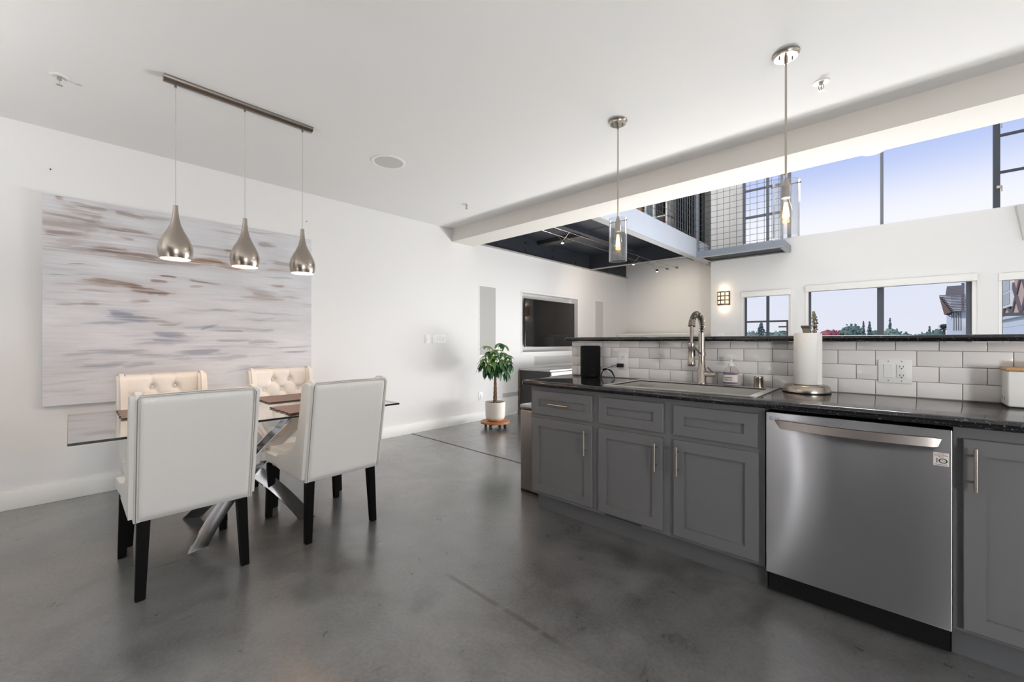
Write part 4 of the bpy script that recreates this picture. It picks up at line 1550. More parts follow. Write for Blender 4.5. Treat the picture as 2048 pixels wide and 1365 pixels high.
def in_wall_speaker(label, y0, y1, z0, z1, m='grille_cloth', name='in_wall_speaker', cat='speaker'):
    t = thing(name, label, cat, (XW, (y0 + y1) / 2, z0))
    hw_, h = (y1 - y0) / 2, z1 - z0
    g = G()
    g.box(0, 0.006, -hw_, -hw_ + 0.012, 0, h)
    g.box(0, 0.006, hw_ - 0.012, hw_, 0, h)
    g.box(0, 0.006, -hw_ + 0.012, hw_ - 0.012, 0, 0.012)
    g.box(0, 0.006, -hw_ + 0.012, hw_ - 0.012, h - 0.012, h)
    g.build('frame', 'white_plastic', t)
    G().box(0, 0.0035, -hw_ + 0.012, hw_ - 0.012, 0.012, h - 0.012).build('grille', m, t)


in_wall_speaker('tall flush in-wall speaker grille behind the potted tree', 4.25, 4.61, 0.984, 2.062, 'grille_grey')
in_wall_speaker('tall flush in-wall speaker grille beyond the television', 7.53, 7.87, 0.984, 2.066)
in_wall_speaker('wide flush centre speaker grille below the television', 5.547, 6.72, 0.77, 0.95)
in_wall_speaker('low grey air vent grille near the baseboard by the plant', 4.75, 5.21, 0.283, 0.378, 'grille_grey', 'air_vent', 'vent')
# niche trim
ntm = G()
for b in ((5.205, 5.231, 0.99, 2.064), (6.89, 6.916, 0.99, 2.064), (5.231, 6.89, 2.038, 2.064), (5.231, 6.89, 0.99, 1.02)):
    ntm.box(XW, XW + 0.008, *b)
struct(ntm.build('trim_1', 'trim_paint'), 'thin white trim around the television niche')
tv = thing('television', 'flat black television set in the wall niche', 'television', (XW - 0.03, 6.047, 1.105))
G().box(0.0, 0.03, -0.739, 0.739, 0, 0.836, 0.004).build('housing', 'tv_bezel', tv)
G().box(0.0301, 0.0315, -0.731, 0.731, 0.012, 0.828).build('screen', 'tv_screen', tv)
G().box(0.030, 0.032, -0.02, 0.02, 0.004, 0.009).build('logo_plate', 'nickel', tv)
G().box(-0.108, 0.0, -0.15, 0.15, 0.25, 0.55).build('wall_mount', 'black_plastic', tv)

mc = thing('media_console', 'low dark console with pale top under the television', 'console', (-4.29, 6.2, 0))
G().box(-0.31, 0.31, -1.06, 1.06, 0.06, 0.725).build('body', 'console_dark', mc)
G().box(-0.335, -0.311, -1.075, 1.06, 0.0, 0.72).build('back_panel', 'console_brown', mc)
G().box(-0.315, 0.315, -1.065, 1.065, 0.7255, 0.752, 0.002).build('top', 'console_top', mc)
for k in range(3):
    y = -1.05 + k * 0.70
    d_ = G().box(0.311, 0.325, y + 0.005, y + 0.695, 0.66, 0.715, 0.002).build('drawer', 'console_top', mc)
    d2 = G().box(0.311, 0.320, y + 0.005, y + 0.695, 0.08, 0.645, 0.002).build('door', 'console_dark', mc)
for (x, y) in ((-0.27, -1.0), (0.27, -1.0), (-0.27, 1.0), (0.27, 1.0)):
    G().box(x - 0.025, x + 0.025, y - 0.025, y + 0.025, 0, 0.06).build('foot', 'black_wood', mc)

lc = thing('low_cabinet', 'long white built-in cabinet in the living room alcove', 'cabinet', (-3.58, 8.64, 0))
G().box(-1.06, 1.06, -0.22, 0.25, 0, 1.33).build('body', 'trim_paint', lc)
G().box(-1.065, 1.06, -0.24, 0.255, 1.33, 1.37, 0.004).build('top', 'trim_paint', lc)
for k in range(3):
    G().box(-0.80 + k * 0.50, -0.32 + k * 0.50, -0.23, -0.221, 0.10, 1.31).build('door', 'grille_cloth', lc)

rg_ = thing('area_rug', 'pale wool rug on the living room floor past the plant', 'rug', (-2.1, 5.75, 0))
G().box(-1.86, 1.99, -1.28, 0.62, 0, 0.012, 0.004).build('pile', 'rug_wool', rg_)

# sconce + outlet on window wall
def make_sconce():
    t = thing('wall_sconce', 'square bronze lattice sconce glowing beside the narrow window', 'wall lamp', (-2.285, YF, 1.975))
    G().box(-0.095, 0.095, -0.012, 0, -0.12, 0.12).build('back_plate', 'sconce_metal', t)
    # curved glass front
    n_ = 12
    def arc(z0, z1, r_off, a0=-1.0, a1=1.0, m='sconce_glass', nm='diffuser'):
        g = G()
        vs, fs = [], []
        for k in range(n_ + 1):
            s = a0 + (a1 - a0) * k / n_
            x = 0.105 * s
            y = -0.02 - (0.075 + r_off) * math.sqrt(max(0.0, 1 - (s * 0.93) ** 2))
            for z in (z0, z1):
                for dy in (0, 0.004):
                    vs.append((x, y + dy, z))
        for k in range(n_):
            a = 4 * k
            b = a + 4
            fs += [(a, b, b + 2, a + 2), (a + 1, a + 3, b + 3, b + 1), (a, a + 1, b + 1, b), (a + 2, b + 2, b + 3, a + 3)]
        g.add(vs, fs).build(nm, m, t)
    arc(-0.115, 0.115, -0.006)
    for z in (-0.118, -0.045, 0.03, 0.103):
        arc(z, z + 0.022, 0.004, m='sconce_metal', nm='lattice_bar')
    for s in (-0.93, -0.33, 0.33, 0.93):
        arc(-0.12, 0.125, 0.005, s - 0.08, s + 0.08, 'sconce_metal', 'lattice_bar')
    pl = point('sconce_bulb', (0, -0.07, 0.17), 0.45, 0.01, (1, 0.75, 0.5))
    pl.parent = t
    pl = point('sconce_bulb', (0, -0.07, -0.17), 0.45, 0.01, (1, 0.75, 0.5))
    pl.parent = t


make_sconce()
op = thing('wall_outlet', 'white outlet plate on the window wall just above the bar', 'outlet', (-2.35, YF, 1.30))
G().box(-0.06, 0.06, -0.006, 0, -0.06, 0.06, 0.002).build('cover_plate', 'white_plastic', op)
for dx_ in (-0.025, 0.025):
    G().box(dx_ - 0.016, dx_ + 0.016, -0.009, -0.005, -0.034, 0.034).build('receptacle', 'white_plastic', op)
ul = thing('wall_uplight', 'tapered white wall uplight at the right edge of the upper wall', 'wall lamp', (1.24, YF, 2.46))
g = G()
vs = [(-0.11, 0, 0), (0.11, 0, 0), (0.11, -0.06, 0), (-0.11, -0.06, 0), (-0.175, 0, 0.42), (0.175, 0, 0.42), (0.175, -0.14, 0.42), (-0.175, -0.14, 0.42)]
g.add(vs, [(0, 1, 2, 3), (0, 4, 5, 1), (1, 5, 6, 2), (2, 6, 7, 3), (3, 7, 4, 0)])
g.build('shade', 'grille_cloth', ul)
G().box(-0.05, 0.05, -0.03, 0, 0.1, 0.3).build('bracket', 'white_plastic', ul)

# ------------------------------------------------------------------ cable lights under the mezzanine
cl = thing('cable_light_system', 'low-voltage cable lights strung under the dark mezzanine', 'track light', (-3.42, 8.89, 2.78))
o = Vector(cl.location)
for (xa, xb) in ((-3.40, -3.66), (-3.20, -3.45)):
    G().tube([Vector((xa, 4.13, 2.66)) - o, Vector(((xa + xb) / 2 + 0.10, 7.0, 2.655)) - o, Vector((xb, 8.86, 2.777)) - o], 0.003, 6).build('cable', 'nickel', cl)
    G().cyl(Vector((xb, 8.82, 2.777)) - o, Vector((xb, 8.9, 2.777)) - o, 0.018, n=14).build('standoff', 'nickel_dark', cl)
SPOTS = [(-3.312, 4.55, 2.56, -3.40, -3.20), (-3.335, 6.645, 2.56, -3.44, -3.225), (-3.40, 7.75, 2.58, -3.50, -3.30)]
for (x, y, z, xa, xb) in SPOTS:
    p = Vector((x, y, z)) - o
    g = G()
    g.tube([Vector((xa, y, 2.66)) - o, p], 0.002, 5)
    g.tube([Vector((xb, y, 2.66)) - o, p], 0.002, 5)
    g.build('arm', 'nickel', cl)
    hd = G().lathe([(0.008, 0.02), (0.016, 0.015), (0.027, -0.02), (0.027, -0.028)], (p.x, p.y, p.z), n=18).build('spot_head', 'nickel', cl)
    G().sphere((p.x, p.y, p.z - 0.018), 0.018, 12, 8).build('lamp', 'spot_glow', hd)


def spot(name, loc, target, power, size, col):
    d = bpy.data.lights.new(name, 'SPOT')
    d.energy = power
    d.spot_size = R(size)
    d.spot_blend = 1.0
    d.shadow_soft_size = 0.03
    d.color = col
    o_ = bpy.data.objects.new(name, d)
    COL.objects.link(o_)
    o_.location = loc
    o_.rotation_euler = (Vector(target) - Vector(loc)).to_track_quat('-Z', 'Y').to_euler()
    return o_


spot('cable_spot_alcove', (-3.40, 7.75, 2.53), (-3.35, 8.9, 1.9), 26, 120, (1, 0.86, 0.70))
spot('cable_spot_wall', (-3.335, 6.645, 2.51), (-4.65, 7.2, 1.9), 30, 110, (1, 0.84, 0.72))
spot('cable_spot_near', (-3.312, 4.55, 2.51), (-3.2, 5.2, 0.0), 20, 80, (1, 0.88, 0.75))

# ------------------------------------------------------------------ dining table
tb = thing('dining_table', 'glass-topped dining table on a crossed chrome blade base', 'table', (-3.265, 0.83, 0))
TX0, TX1, TY0, TY1, TZ = -0.515, 0.555, -0.835, 0.845, 0.75
tt = 0.012
G().add([(TX0, TY0, TZ), (TX1, TY0, TZ), (TX1, TY1, TZ), (TX0, TY1, TZ)], [(0, 1, 2, 3)]).build('glass_top', 'table_glass', tb)
g = G()
for (a, b, c, d_) in ((TX0, TX1, TY0 - 0.001, TY0 + 0.0006), (TX0, TX1, TY1 - 0.0006, TY1 + 0.001), (TX0 - 0.001, TX0 + 0.0006, TY0, TY1), (TX1 - 0.0006, TX1 + 0.001, TY0, TY1)):
    g.box(a, b, c, d_, TZ - tt, TZ)
g.build('glass_edge', 'glass_edge', tb)


def blade(foot, waist, top, w_=0.078, th=0.02, tw=0.0):
    """flat chrome blade swept along a quadratic-ish path"""
    P0, P1, P2 = Vector(foot), Vector(waist), Vector(top)
    ctrl = 2 * P1 - 0.5 * (P0 + P2)
    vs, fs = [], []
    N_ = 26
    for i in range(N_ + 1):
        s = -0.14 + 1.24 * i / N_
        p = (1 - s) ** 2 * P0 + 2 * s * (1 - s) * ctrl + s * s * P2
        d_ = (2 * (1 - s) * (ctrl - P0) + 2 * s * (P2 - ctrl)).normalized()
        side = d_.cross(Vector((1, 0, 0.15))).normalized()
        nrm = side.cross(d_).normalized()
        for (a, b) in ((-1, -1), (1, -1), (1, 1), (-1, 1)):
            vs.append(p + side * (a * w_ / 2) + nrm * (b * th / 2))
    for i in range(N_):
        for k in range(4):
            fs.append((i * 4 + k, i * 4 + (k + 1) % 4, (i + 1) * 4 + (k + 1) % 4, (i + 1) * 4 + k))
    fs += [(3, 2, 1, 0), (N_ * 4, N_ * 4 + 1, N_ * 4 + 2, N_ * 4 + 3)]
    bm = bmesh.new()
    bv = [bm.verts.new(v) for v in vs]
    for f in fs:
        bm.faces.new([bv[q] for q in f])
    for (co_, no_) in (((0, 0, 0.0), (0, 0, -1)), ((0, 0, TZ - tt - 0.0008), (0, 0, 1))):
        r_ = bmesh.ops.bisect_plane(bm, geom=list(bm.verts) + list(bm.edges) + list(bm.faces), plane_co=co_, plane_no=no_, clear_outer=True)
        bmesh.ops.holes_fill(bm, edges=[e for e in bm.edges if e.is_boundary])
    g = G().bm(bm)
    bm.free()
    return g


for f_, w_, t_ in (((0.295, -0.32), (0.12, -0.015), (0.15, 0.40)), ((0.305, 0.28), (0.085, 0.02), (0.12, -0.44)),
                   ((-0.275, -0.26), (-0.06, 0.0), (-0.13, 0.43)), ((-0.25, 0.285), (-0.10, 0.02), (-0.14, -0.42))):
    blade((f_[0], f_[1], 0.0), (w_[0], w_[1], 0.34), (t_[0], t_[1], TZ - tt)).build('leg', 'chrome', tb, angle=30)


def placemat(label, x, y, sx, sy, seed):
    rg2 = random.Random(seed)
    t = thing('placemat', label, 'placemat', (x, y, TZ + 0.0006), group='wooden placemats on the glass table')
    pts = []
    n_ = 14
    ring = []
    for i in range(n_):
        ring.append((-sx / 2 + sx * i / n_, -sy / 2 + rg2.uniform(-.006, .006)))
    for i in range(n_):
        ring.append((sx / 2 + rg2.uniform(-.006, .006), -sy / 2 + sy * i / n_))
    for i in range(n_):
        ring.append((sx / 2 - sx * i / n_, sy / 2 + rg2.uniform(-.006, .006)))
    for i in range(n_):
        ring.append((-sx / 2 + rg2.uniform(-.006, .006), sy / 2 - sy * i / n_))
    g = G()
    m_ = len(ring)
    g.add([(a, b, 0.008) for a, b in ring], [tuple(range(m_))])
    g.build('top', 'wood_mat', t, weld=False)
    g = G()
    vs = [(a, b, 0.008) for a, b in ring] + [(a * 0.985, b * 0.985, 0.0) for a, b in ring]
    fs = [(i, (i + 1) % m_, m_ + (i + 1) % m_, m_ + i) for i in range(m_)] + [tuple(range(2 * m_ - 1, m_ - 1, -1))]
    g.add(vs, fs)
    g.build('edge', 'wood_mat_edge', t, weld=False)


placemat('wood grain placemat at the wall side behind the front left chair', -3.50, 0.44, 0.40, 0.46, 1)
placemat('wood grain placemat in front of the far right chair by the wall', -3.57, 1.23, 0.40, 0.46, 2)
placemat('wood grain placemat in front of the near right chair', -2.95, 1.165, 0.37, 0.46, 3)


# ------------------------------------------------------------------ dining chairs (local: faces +x)
def make_chair(label):
    t = thing('dining_chair', label, 'chair', group='dining chairs around the glass table')
    ZB0, ZTOP = 0.365, 0.968

    def xb(z):      # rear face x at height z
        return -0.325 - 0.11 * (z - ZB0) / (ZTOP - ZB0)
    # ---- legs
    for sy in (-1, 1):
        for front in (True, False):
            if front:
                top, bot, w0, w1 = (0.265, 0.222 * sy), (0.285, 0.236 * sy), 0.026, 0.018
            else:
                top, bot, w0, w1 = (-0.285, 0.198 * sy), (-0.298, 0.212 * sy), 0.024, 0.019
            vs = []
            for (c, w_, z) in ((bot, w1, 0.0), (top, w0, 0.375)):
                vs += [(c[0] - w_, c[1] - w_, z), (c[0] + w_, c[1] - w_, z), (c[0] + w_, c[1] + w_, z), (c[0] - w_, c[1] + w_, z)]
            bm = bmesh.new()
            bv = [bm.verts.new(v) for v in vs]
            for f in ((0, 3, 2, 1), (4, 5, 6, 7), (0, 1, 5, 4), (1, 2, 6, 5), (2, 3, 7, 6), (3, 0, 4, 7)):
                bm.faces.new([bv[i] for i in f])
            bmesh.ops.bevel(bm, geom=list(bm.edges), offset=0.003, segments=2, affect='EDGES')
            G().bm(bm).build('leg', 'black_wood', t)
            bm.free()
    # ---- seat
    bm = bmesh.new()
    bmesh.ops.create_cube(bm, size=1.0)
    for v in bm.verts:
        fx = 0.31 if v.co.x > 0 else -0.31
        wy = 0.262 if v.co.x > 0 else 0.235
        v.co = Vector((fx, math.copysign(wy, v.co.y), 0.365 if v.co.z < 0 else 0.485))
    bmesh.ops.bevel(bm, geom=list(bm.edges), offset=0.032, segments=4, affect='EDGES')
    bmesh.ops.subdivide_edges(bm, edges=[e for e in bm.edges if e.calc_length() > 0.2], cuts=5, use_grid_fill=True)
    for v in bm.verts:
        if v.co.z > 0.44:
            v.co.z += 0.018 * max(0, 1 - (v.co.x / 0.31) ** 2) * max(0, 1 - (v.co.y / 0.26) ** 2)
    G().bm(bm).build('seat', 'leather', t, angle=60)
    bm.free()
    # ---- wings (side panels)
    def wing(sy):
        prof = []
        zs = [0.37, 0.45, 0.6, 0.75, 0.88, 0.94]
        for z in zs:
            prof.append((xb(z) + 0.003, z))
        prof += [(xb(0.968) + 0.006, 0.966), (xb(0.968) + 0.022, 0.976), (xb(0.968) + 0.055, 0.981), (xb(0.968) + 0.095, 0.978), (xb(0.968) + 0.122, 0.962), (xb(0.93) + 0.131, 0.93)]
        for z, dx_ in ((0.85, 0.135), (0.75, 0.14), (0.66, 0.15), (0.60, 0.165), (0.555, 0.20), (0.525, 0.26), (0.505, 0.34), (0.485, 0.43), (0.46, 0.455)):
            prof.append((xb(z) + dx_, z))
        prof += [(0.10, 0.40), (0.09, 0.37)]
        bm = bmesh.new()
        y_in, y_out = 0.198 * sy, 0.254 * sy
        va = [bm.verts.new((x, y_in, z)) for x, z in prof]
        vb = [bm.verts.new((x, y_out, z)) for x, z in prof]
        m_ = len(prof)
        bm.faces.new(va)
        bm.faces.new(list(reversed(vb)))
        side = []
        for i in range(m_):
            j = (i + 1) % m_
            bm.faces.new((va[i], vb[i], vb[j], va[j]))
        bmesh.ops.recalc_face_normals(bm, faces=list(bm.faces))
        ed = [e for e in bm.edges if abs(e.verts[0].co.y - e.verts[1].co.y) < 1e-6]
        bmesh.ops.bevel(bm, geom=ed, offset=0.017, segments=4, affect='EDGES', clamp_overlap=True)
        G().bm(bm).build('wing', 'leather', t, angle=70)
        bm.free()
    wing(-1)
    wing(1)
    # ---- tufted inner back
    buttons = [(-0.065, 0.875), (0.065, 0.875), (-0.135, 0.79), (0.0, 0.79), (0.135, 0.79), (-0.065, 0.705), (0.065, 0.705), (-0.135, 0.62), (0.0, 0.62), (0.135, 0.62)]
    segs = []
    for i, a in enumerate(buttons):
        for b in buttons[i + 1:]:
            if 0.05 < abs(a[1] - b[1]) < 0.12 and abs(a[0] - b[0]) < 0.1:
                segs.append((a, b))
    for b in buttons[:2]:
        segs.append((b, (b[0], 0.975)))
    for b in (buttons[2], buttons[4], buttons[7], buttons[9]):
        segs.append((b, (math.copysign(0.2, b[0]), b[1] + 0.05)))
    for b in buttons[7:]:
        segs.append((b, (b[0], 0.48)))

    def dseg(p, a, b):
        ax, az = a
        bx, bz = b
        vx, vz = bx - ax, bz - az
        L2 = vx * vx + vz * vz
        s = max(0, min(1, ((p[0] - ax) * vx + (p[1] - az) * vz) / L2))
        return math.hypot(p[0] - ax - s * vx, p[1] - az - s * vz)
    nu, nv = 56, 70
    vs, fs = [], []
    for j in range(nv + 1):
        z = 0.46 + (0.966 - 0.46) * j / nv
        for i in range(nu + 1):
            y = -0.205 + 0.41 * i / nu
            d1 = min(dseg((y, z), a, b) for a, b in segs)
            d2 = min(math.hypot(y - a, z - b) for a, b in buttons)
            h = 0.088 - 0.010 * math.exp(-(d1 / 0.012)) - 0.022 * math.exp(-(d2 / 0.024) ** 2) - 0.008 * math.exp(-d2 / 0.05)
            edge = max(0.0, (z - 0.935) / 0.031)
            h -= 0.022 * edge * edge
            vs.append((xb(z) + h, y, z))
    for j in range(nv):
        for i in range(nu):
            a = j * (nu + 1) + i
            fs.append((a, a + 1, a + nu + 2, a + nu + 1))
    # close the top over to the rear panel
    base = len(vs)
    for i in range(nu + 1):
        y = -0.205 + 0.41 * i / nu
        cre = 0.004 * min(1, min(abs(y - 0.065), abs(y + 0.065)) / 0.012)
        vs.append((xb(0.968) + 0.04, y, 0.966 + cre))
    for i in range(nu + 1):
        y = -0.205 + 0.41 * i / nu
        vs.append((xb(0.968) + 0.004, y, 0.962))
    top = nv * (nu + 1)
    for i in range(nu):
        fs.append((top + i, top + i + 1, base + i + 1, base + i))
        fs.append((base + i, base + i + 1, base + nu + 2 + i, base + nu + 1 + i))
    br = G().add(vs, fs).build('backrest', 'leather', t, angle=75)
    bme_ = G().sphere((0, 0, 0), 0.0115, 10, 6, (0.55, 1, 1)).mesh('button', 'leather')
    for (y, z) in buttons:
        inst('button', bme_, br, (xb(z) + 0.061, y, z))
    # ---- rear panel with soft puckers under the top seam
    nu, nv = 80, 40
    vs, fs = [], []
    for j in range(nv + 1):
        z = 0.37 + (0.962 - 0.37) * j / nv
        for i in range(nu + 1):
            s = i / nu * 2 - 1
            y = 0.226 * s
            e = min(1 - abs(s), 1.0)
            h = 0.012 * min(1, e / 0.08) ** 0.5
            tz = min(1, (0.962 - z) / 0.03) ** 0.5
            bz = min(1, (z - 0.37) / 0.03) ** 0.5
            h *= min(tz, bz)
            d_ = (0.962 - z)
            h += 0.0016 * (0.45 + 0.55 * math.sin(s * 7.3 + 1.0)) * math.sin(s * 46 + 1.3 * math.sin(s * 9)) * math.exp(-d_ / 0.022) * min(1, d_ / 0.006)
            vs.append((xb(z) + 0.006 - h, y, z))
    for j in range(nv):
        for i in range(nu):
            a = j * (nu + 1) + i
            fs.append((a, a + 1, a + nu + 2, a + nu + 1))
    bpn = G().add(vs, fs).build('back_panel', 'leather', t, angle=75)
    # core that closes the volume under the panel
    g = G()
    poly = [(xb(0.37) + 0.008, 0.37), (xb(0.95) + 0.008, 0.955), (xb(0.95) + 0.05, 0.955), (xb(0.40) + 0.09, 0.37)]
    g.prism(poly, 'y', -0.215, 0.215)
    g.build('back_core', 'leather', t)
    # ---- double welt along sides and top; dark tube paints the groove shade between
    for off, rr, mm, nn in ((0.0, 0.0034, 'welt_leather', 'welt_cord'), (0.0065, 0.0024, 'seam_shadow', 'welt_groove_shade'), (0.0135, 0.0034, 'welt_leather', 'welt_cord')):
        pts = [(xb(0.372) - 0.001, -0.226 - off * 0.6, 0.372), (xb(0.66) - 0.001 + off * 0.3, -0.226 - off * 0.6, 0.66), (xb(0.945) - 0.001 + off * 0.3, -0.226 - off * 0.6, 0.945),
               (xb(0.962) + off * 0.3, -0.220, 0.962 + off * 0.4), (xb(0.963) + off * 0.5, 0.0, 0.964 + off * 0.5), (xb(0.962) + off * 0.3, 0.220, 0.962 + off * 0.4),
               (xb(0.945) - 0.001 + off * 0.3, 0.226 + off * 0.6, 0.945), (xb(0.66) - 0.001 + off * 0.3, 0.226 + off * 0.6, 0.66), (xb(0.372) - 0.001, 0.226 + off * 0.6, 0.372)]
        G().tube(pts, rr, 8).build(nn, mm, bpn)
    return t


ch = make_chair('white leather chair seen from behind at the front left of the table')
ch.location = (-2.885, 0.437, 0)
ch.rotation_euler = (0, 0, PI)
dup(ch, None, (-2.882, 1.178, 0), PI + R(1.5), 'white leather chair seen from behind at the right end of the table')
dup(ch, None, (-3.60, 0.475, 0), 0.0, 'tufted cream chair facing out behind the front left chair')
dup(ch, None, (-3.60, 1.262, 0), R(-1), 'tufted cream chair facing out at the wall side, right')

# ------------------------------------------------------------------ potted money tree on a wheeled caddy
PXY = (-4.14, 4.09)
cd = thing('plant_caddy', 'round slatted wood plant caddy on black casters', 'plant stand', (PXY[0], PXY[1], 0))
for k in range(5):
    y0_ = -0.20 + k * 0.081
    y1_ = y0_ + 0.077
    pts = []
    n_ = 8
    r_ = 0.205
    lo = [(math.sqrt(max(0, r_ * r_ - min(abs(y) , r_) ** 2)), y) for y in np.linspace(y0_, y1_, n_)]
    poly = [(x, y) for x, y in lo] + [(-x, y) for x, y in reversed(lo)]
    cl_ = [poly[0]]
    for p in poly[1:]:
        if math.hypot(p[0] - cl_[-1][0], p[1] - cl_[-1][1]) > 1e-4:
            cl_.append(p)
    G().prism(cl_, 'z', 0.066, 0.088).build('slat', 'wood_orange', cd)
for x in (-0.09, 0.09):
    G().box(x - 0.015, x + 0.015, -0.17, 0.17, 0.052, 0.066).build('batten', 'black_plastic', cd)
for a in (R(20), R(110), R(200), R(290)):
    x, y = 0.15 * math.cos(a), 0.15 * math.sin(a)
    g = G().cyl((x, y - 0.012, 0.022), (x, y + 0.012, 0.022), 0.022, n=16)
    g.box(x - 0.012, x + 0.012, y - 0.016, y + 0.016, 0.034, 0.055)
    c_ = g.build('caster', 'black_plastic', cd)
    G().cyl((x, y - 0.014, 0.022), (x, y + 0.014, 0.022), 0.008, n=12).build('hub', 'nickel', c_)
pt = thing('potted_money_tree', 'green money tree with braided trunk in a white pot', 'potted plant', (PXY[0], PXY[1], 0.0885))
G().lathe([(0.0, 0.0), (0.085, 0.0), (0.118, 0.018), (0.134, 0.055), (0.1345, 0.06), (0.1425, 0.262), (0.1425, 0.27), (0.132, 0.27), (0.130, 0.24), (0.0, 0.24)], n=40).build('pot', 'ceramic_pot', pt)
G().lathe([(0.086, 0.001), (0.1185, 0.0175), (0.1285, 0.038)], n=40).build('pot_base_band', 'terracotta', pt).scale = (1.004, 1.004, 1)
G().lathe([(0.0, 0.248), (0.129, 0.244)], n=24).build('soil', 'soil', pt)
for k in range(4):
    pts, rs = [], []
    for i in range(25):
        s = i / 24
        a = 2 * PI * (k / 4 + 1.6 * s)
        rr = 0.017 * (1 - 0.45 * s)
        pts.append((rr * math.cos(a), rr * math.sin(a), 0.235 + 0.40 * s))
        rs.append(0.0125 * (1.3 - 0.65 * s))
    G().tube(pts, rs, 8).build('trunk', 'trunk_bark', pt)


def leaf_mesh(m, bend):
    g = G()
    n_ = 8
    vs, fs = [], []
    for i in range(n_ + 1):
        s = i / n_
        w_ = 0.021 * math.sin(PI * min(1, s ** 0.8 * 0.98 + 0.02)) ** 0.9 + 0.0008
        z = -bend * s * s
        for u in (-1, 0, 1):
            vs.append((0.132 * s, u * w_ * 1.12, z + 0.006 * abs(u) * math.sin(PI * s)))
    for i in range(n_):
        for k in range(2):
            a = i * 3 + k
            fs.append((a, a + 1, a + 4, a + 3))
    return g.add(vs, fs).mesh('leaf', m, angle=80)


LM = [leaf_mesh(m, b) for m, b in (('leaf_light', .025), ('leaf_mid', .04), ('leaf_dark', .045), ('leaf_dark', .06))]
rng = random.Random(21)
tips = []
# (bearing along image right, towards camera, height, leaf tone)
Rv = Vector((math.cos(R(43.025)), math.sin(R(43.025)), 0))
Fv = Vector((math.sin(R(43.025)), -math.cos(R(43.025)), 0))
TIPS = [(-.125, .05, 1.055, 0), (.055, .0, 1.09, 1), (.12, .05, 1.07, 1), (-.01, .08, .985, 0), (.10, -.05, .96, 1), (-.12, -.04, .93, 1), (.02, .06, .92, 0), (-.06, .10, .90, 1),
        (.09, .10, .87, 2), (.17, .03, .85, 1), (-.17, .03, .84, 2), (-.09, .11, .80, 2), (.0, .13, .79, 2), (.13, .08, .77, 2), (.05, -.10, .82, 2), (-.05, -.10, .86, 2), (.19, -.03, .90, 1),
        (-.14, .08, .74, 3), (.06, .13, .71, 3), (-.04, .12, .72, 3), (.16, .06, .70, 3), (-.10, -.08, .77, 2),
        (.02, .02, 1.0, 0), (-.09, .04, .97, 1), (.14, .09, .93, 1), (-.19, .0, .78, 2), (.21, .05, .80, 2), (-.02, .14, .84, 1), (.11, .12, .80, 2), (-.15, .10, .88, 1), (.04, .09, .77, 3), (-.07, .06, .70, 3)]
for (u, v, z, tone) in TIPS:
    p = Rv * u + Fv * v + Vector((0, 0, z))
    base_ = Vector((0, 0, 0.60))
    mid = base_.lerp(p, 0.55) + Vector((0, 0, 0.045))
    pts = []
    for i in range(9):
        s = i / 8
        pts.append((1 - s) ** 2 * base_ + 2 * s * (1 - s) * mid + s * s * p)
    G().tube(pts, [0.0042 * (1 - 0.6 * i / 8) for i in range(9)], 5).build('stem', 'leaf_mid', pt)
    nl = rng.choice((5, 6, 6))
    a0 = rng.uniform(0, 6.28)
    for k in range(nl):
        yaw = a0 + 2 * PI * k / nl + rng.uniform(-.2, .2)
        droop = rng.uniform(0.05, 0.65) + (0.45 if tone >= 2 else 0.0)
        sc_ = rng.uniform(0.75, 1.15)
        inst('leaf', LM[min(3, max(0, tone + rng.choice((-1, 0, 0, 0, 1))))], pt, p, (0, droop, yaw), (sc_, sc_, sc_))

# ------------------------------------------------------------------ bodies for the added unseen fill lamps; tall cabinet (seen only in reflections)
p = FILL_GLOBES[0]
t = thing('added_globe_pendant', 'added unseen fill globe on a rod high over the living room', 'pendant light', (p[0], p[1], ZT))
G().cyl((0, 0, p[2] - ZT + 0.19), (0, 0, 0), 0.008, n=8).build('rod', 'nickel', t)
G().cyl((0, 0, -0.02), (0, 0, 0), 0.07, n=20).build('canopy', 'nickel', t)
p = FILL_GLOBES[5]
t = thing('added_globe_pendant', 'added unseen fill globe on a rod over the mezzanine', 'pendant light', (p[0], p[1], ZT))
G().cyl((0, 0, p[2] - ZT + 0.14), (0, 0, 0), 0.008, n=8).build('rod', 'nickel', t)
G().cyl((0, 0, -0.02), (0, 0, 0), 0.07, n=20).build('canopy', 'nickel', t)
for i, p in enumerate(FILL_GLOBES[1:5]):
    t = thing('added_globe_stand', ['short added fill globe on a stand behind the bar', 'added unseen fill globe on a stand at the right side of the kitchen', 'small added fill globe on a stand by the back wall', 'short added fill globe on a stand behind the right end of the bar'][i], 'floor lamp', (p[0], p[1], (0.0125, 0.0, 0.0, 0.0125)[i]))
    zt = p[2] - (0.0125, 0.0, 0.0, 0.0125)[i] - p[4]
    G().lathe([(0.0, 0.0), (0.14, 0.0), (0.14, 0.015), (0.015, 0.03), (0.012, zt - 0.03), (0.05, zt - 0.012), (0.05, zt - 0.004), (0.0, zt - 0.003)], n=24).build('stand', 'nickel', t)
for i, (p, q, e) in enumerate(FILL_FLOOD):
    t = thing('added_flood_housing', 'added unseen fill flood hung in the living room, aimed at the dining table', 'pendant light', (p[0], p[1], ZT))
    G().cyl((0, 0.3, p[2] - ZT + 0.1), (0, 0.3, 0), 0.01, n=8).build('rod', 'nickel', t)
    dr = (Vector(p) - Vector(q)).normalized()
    c = Vector((0, 0, p[2] - ZT))
    G().cyl(c + dr * 0.26, c + dr * 0.40, 0.24, 0.12, n=24).build('housing', 'white_plastic', t)
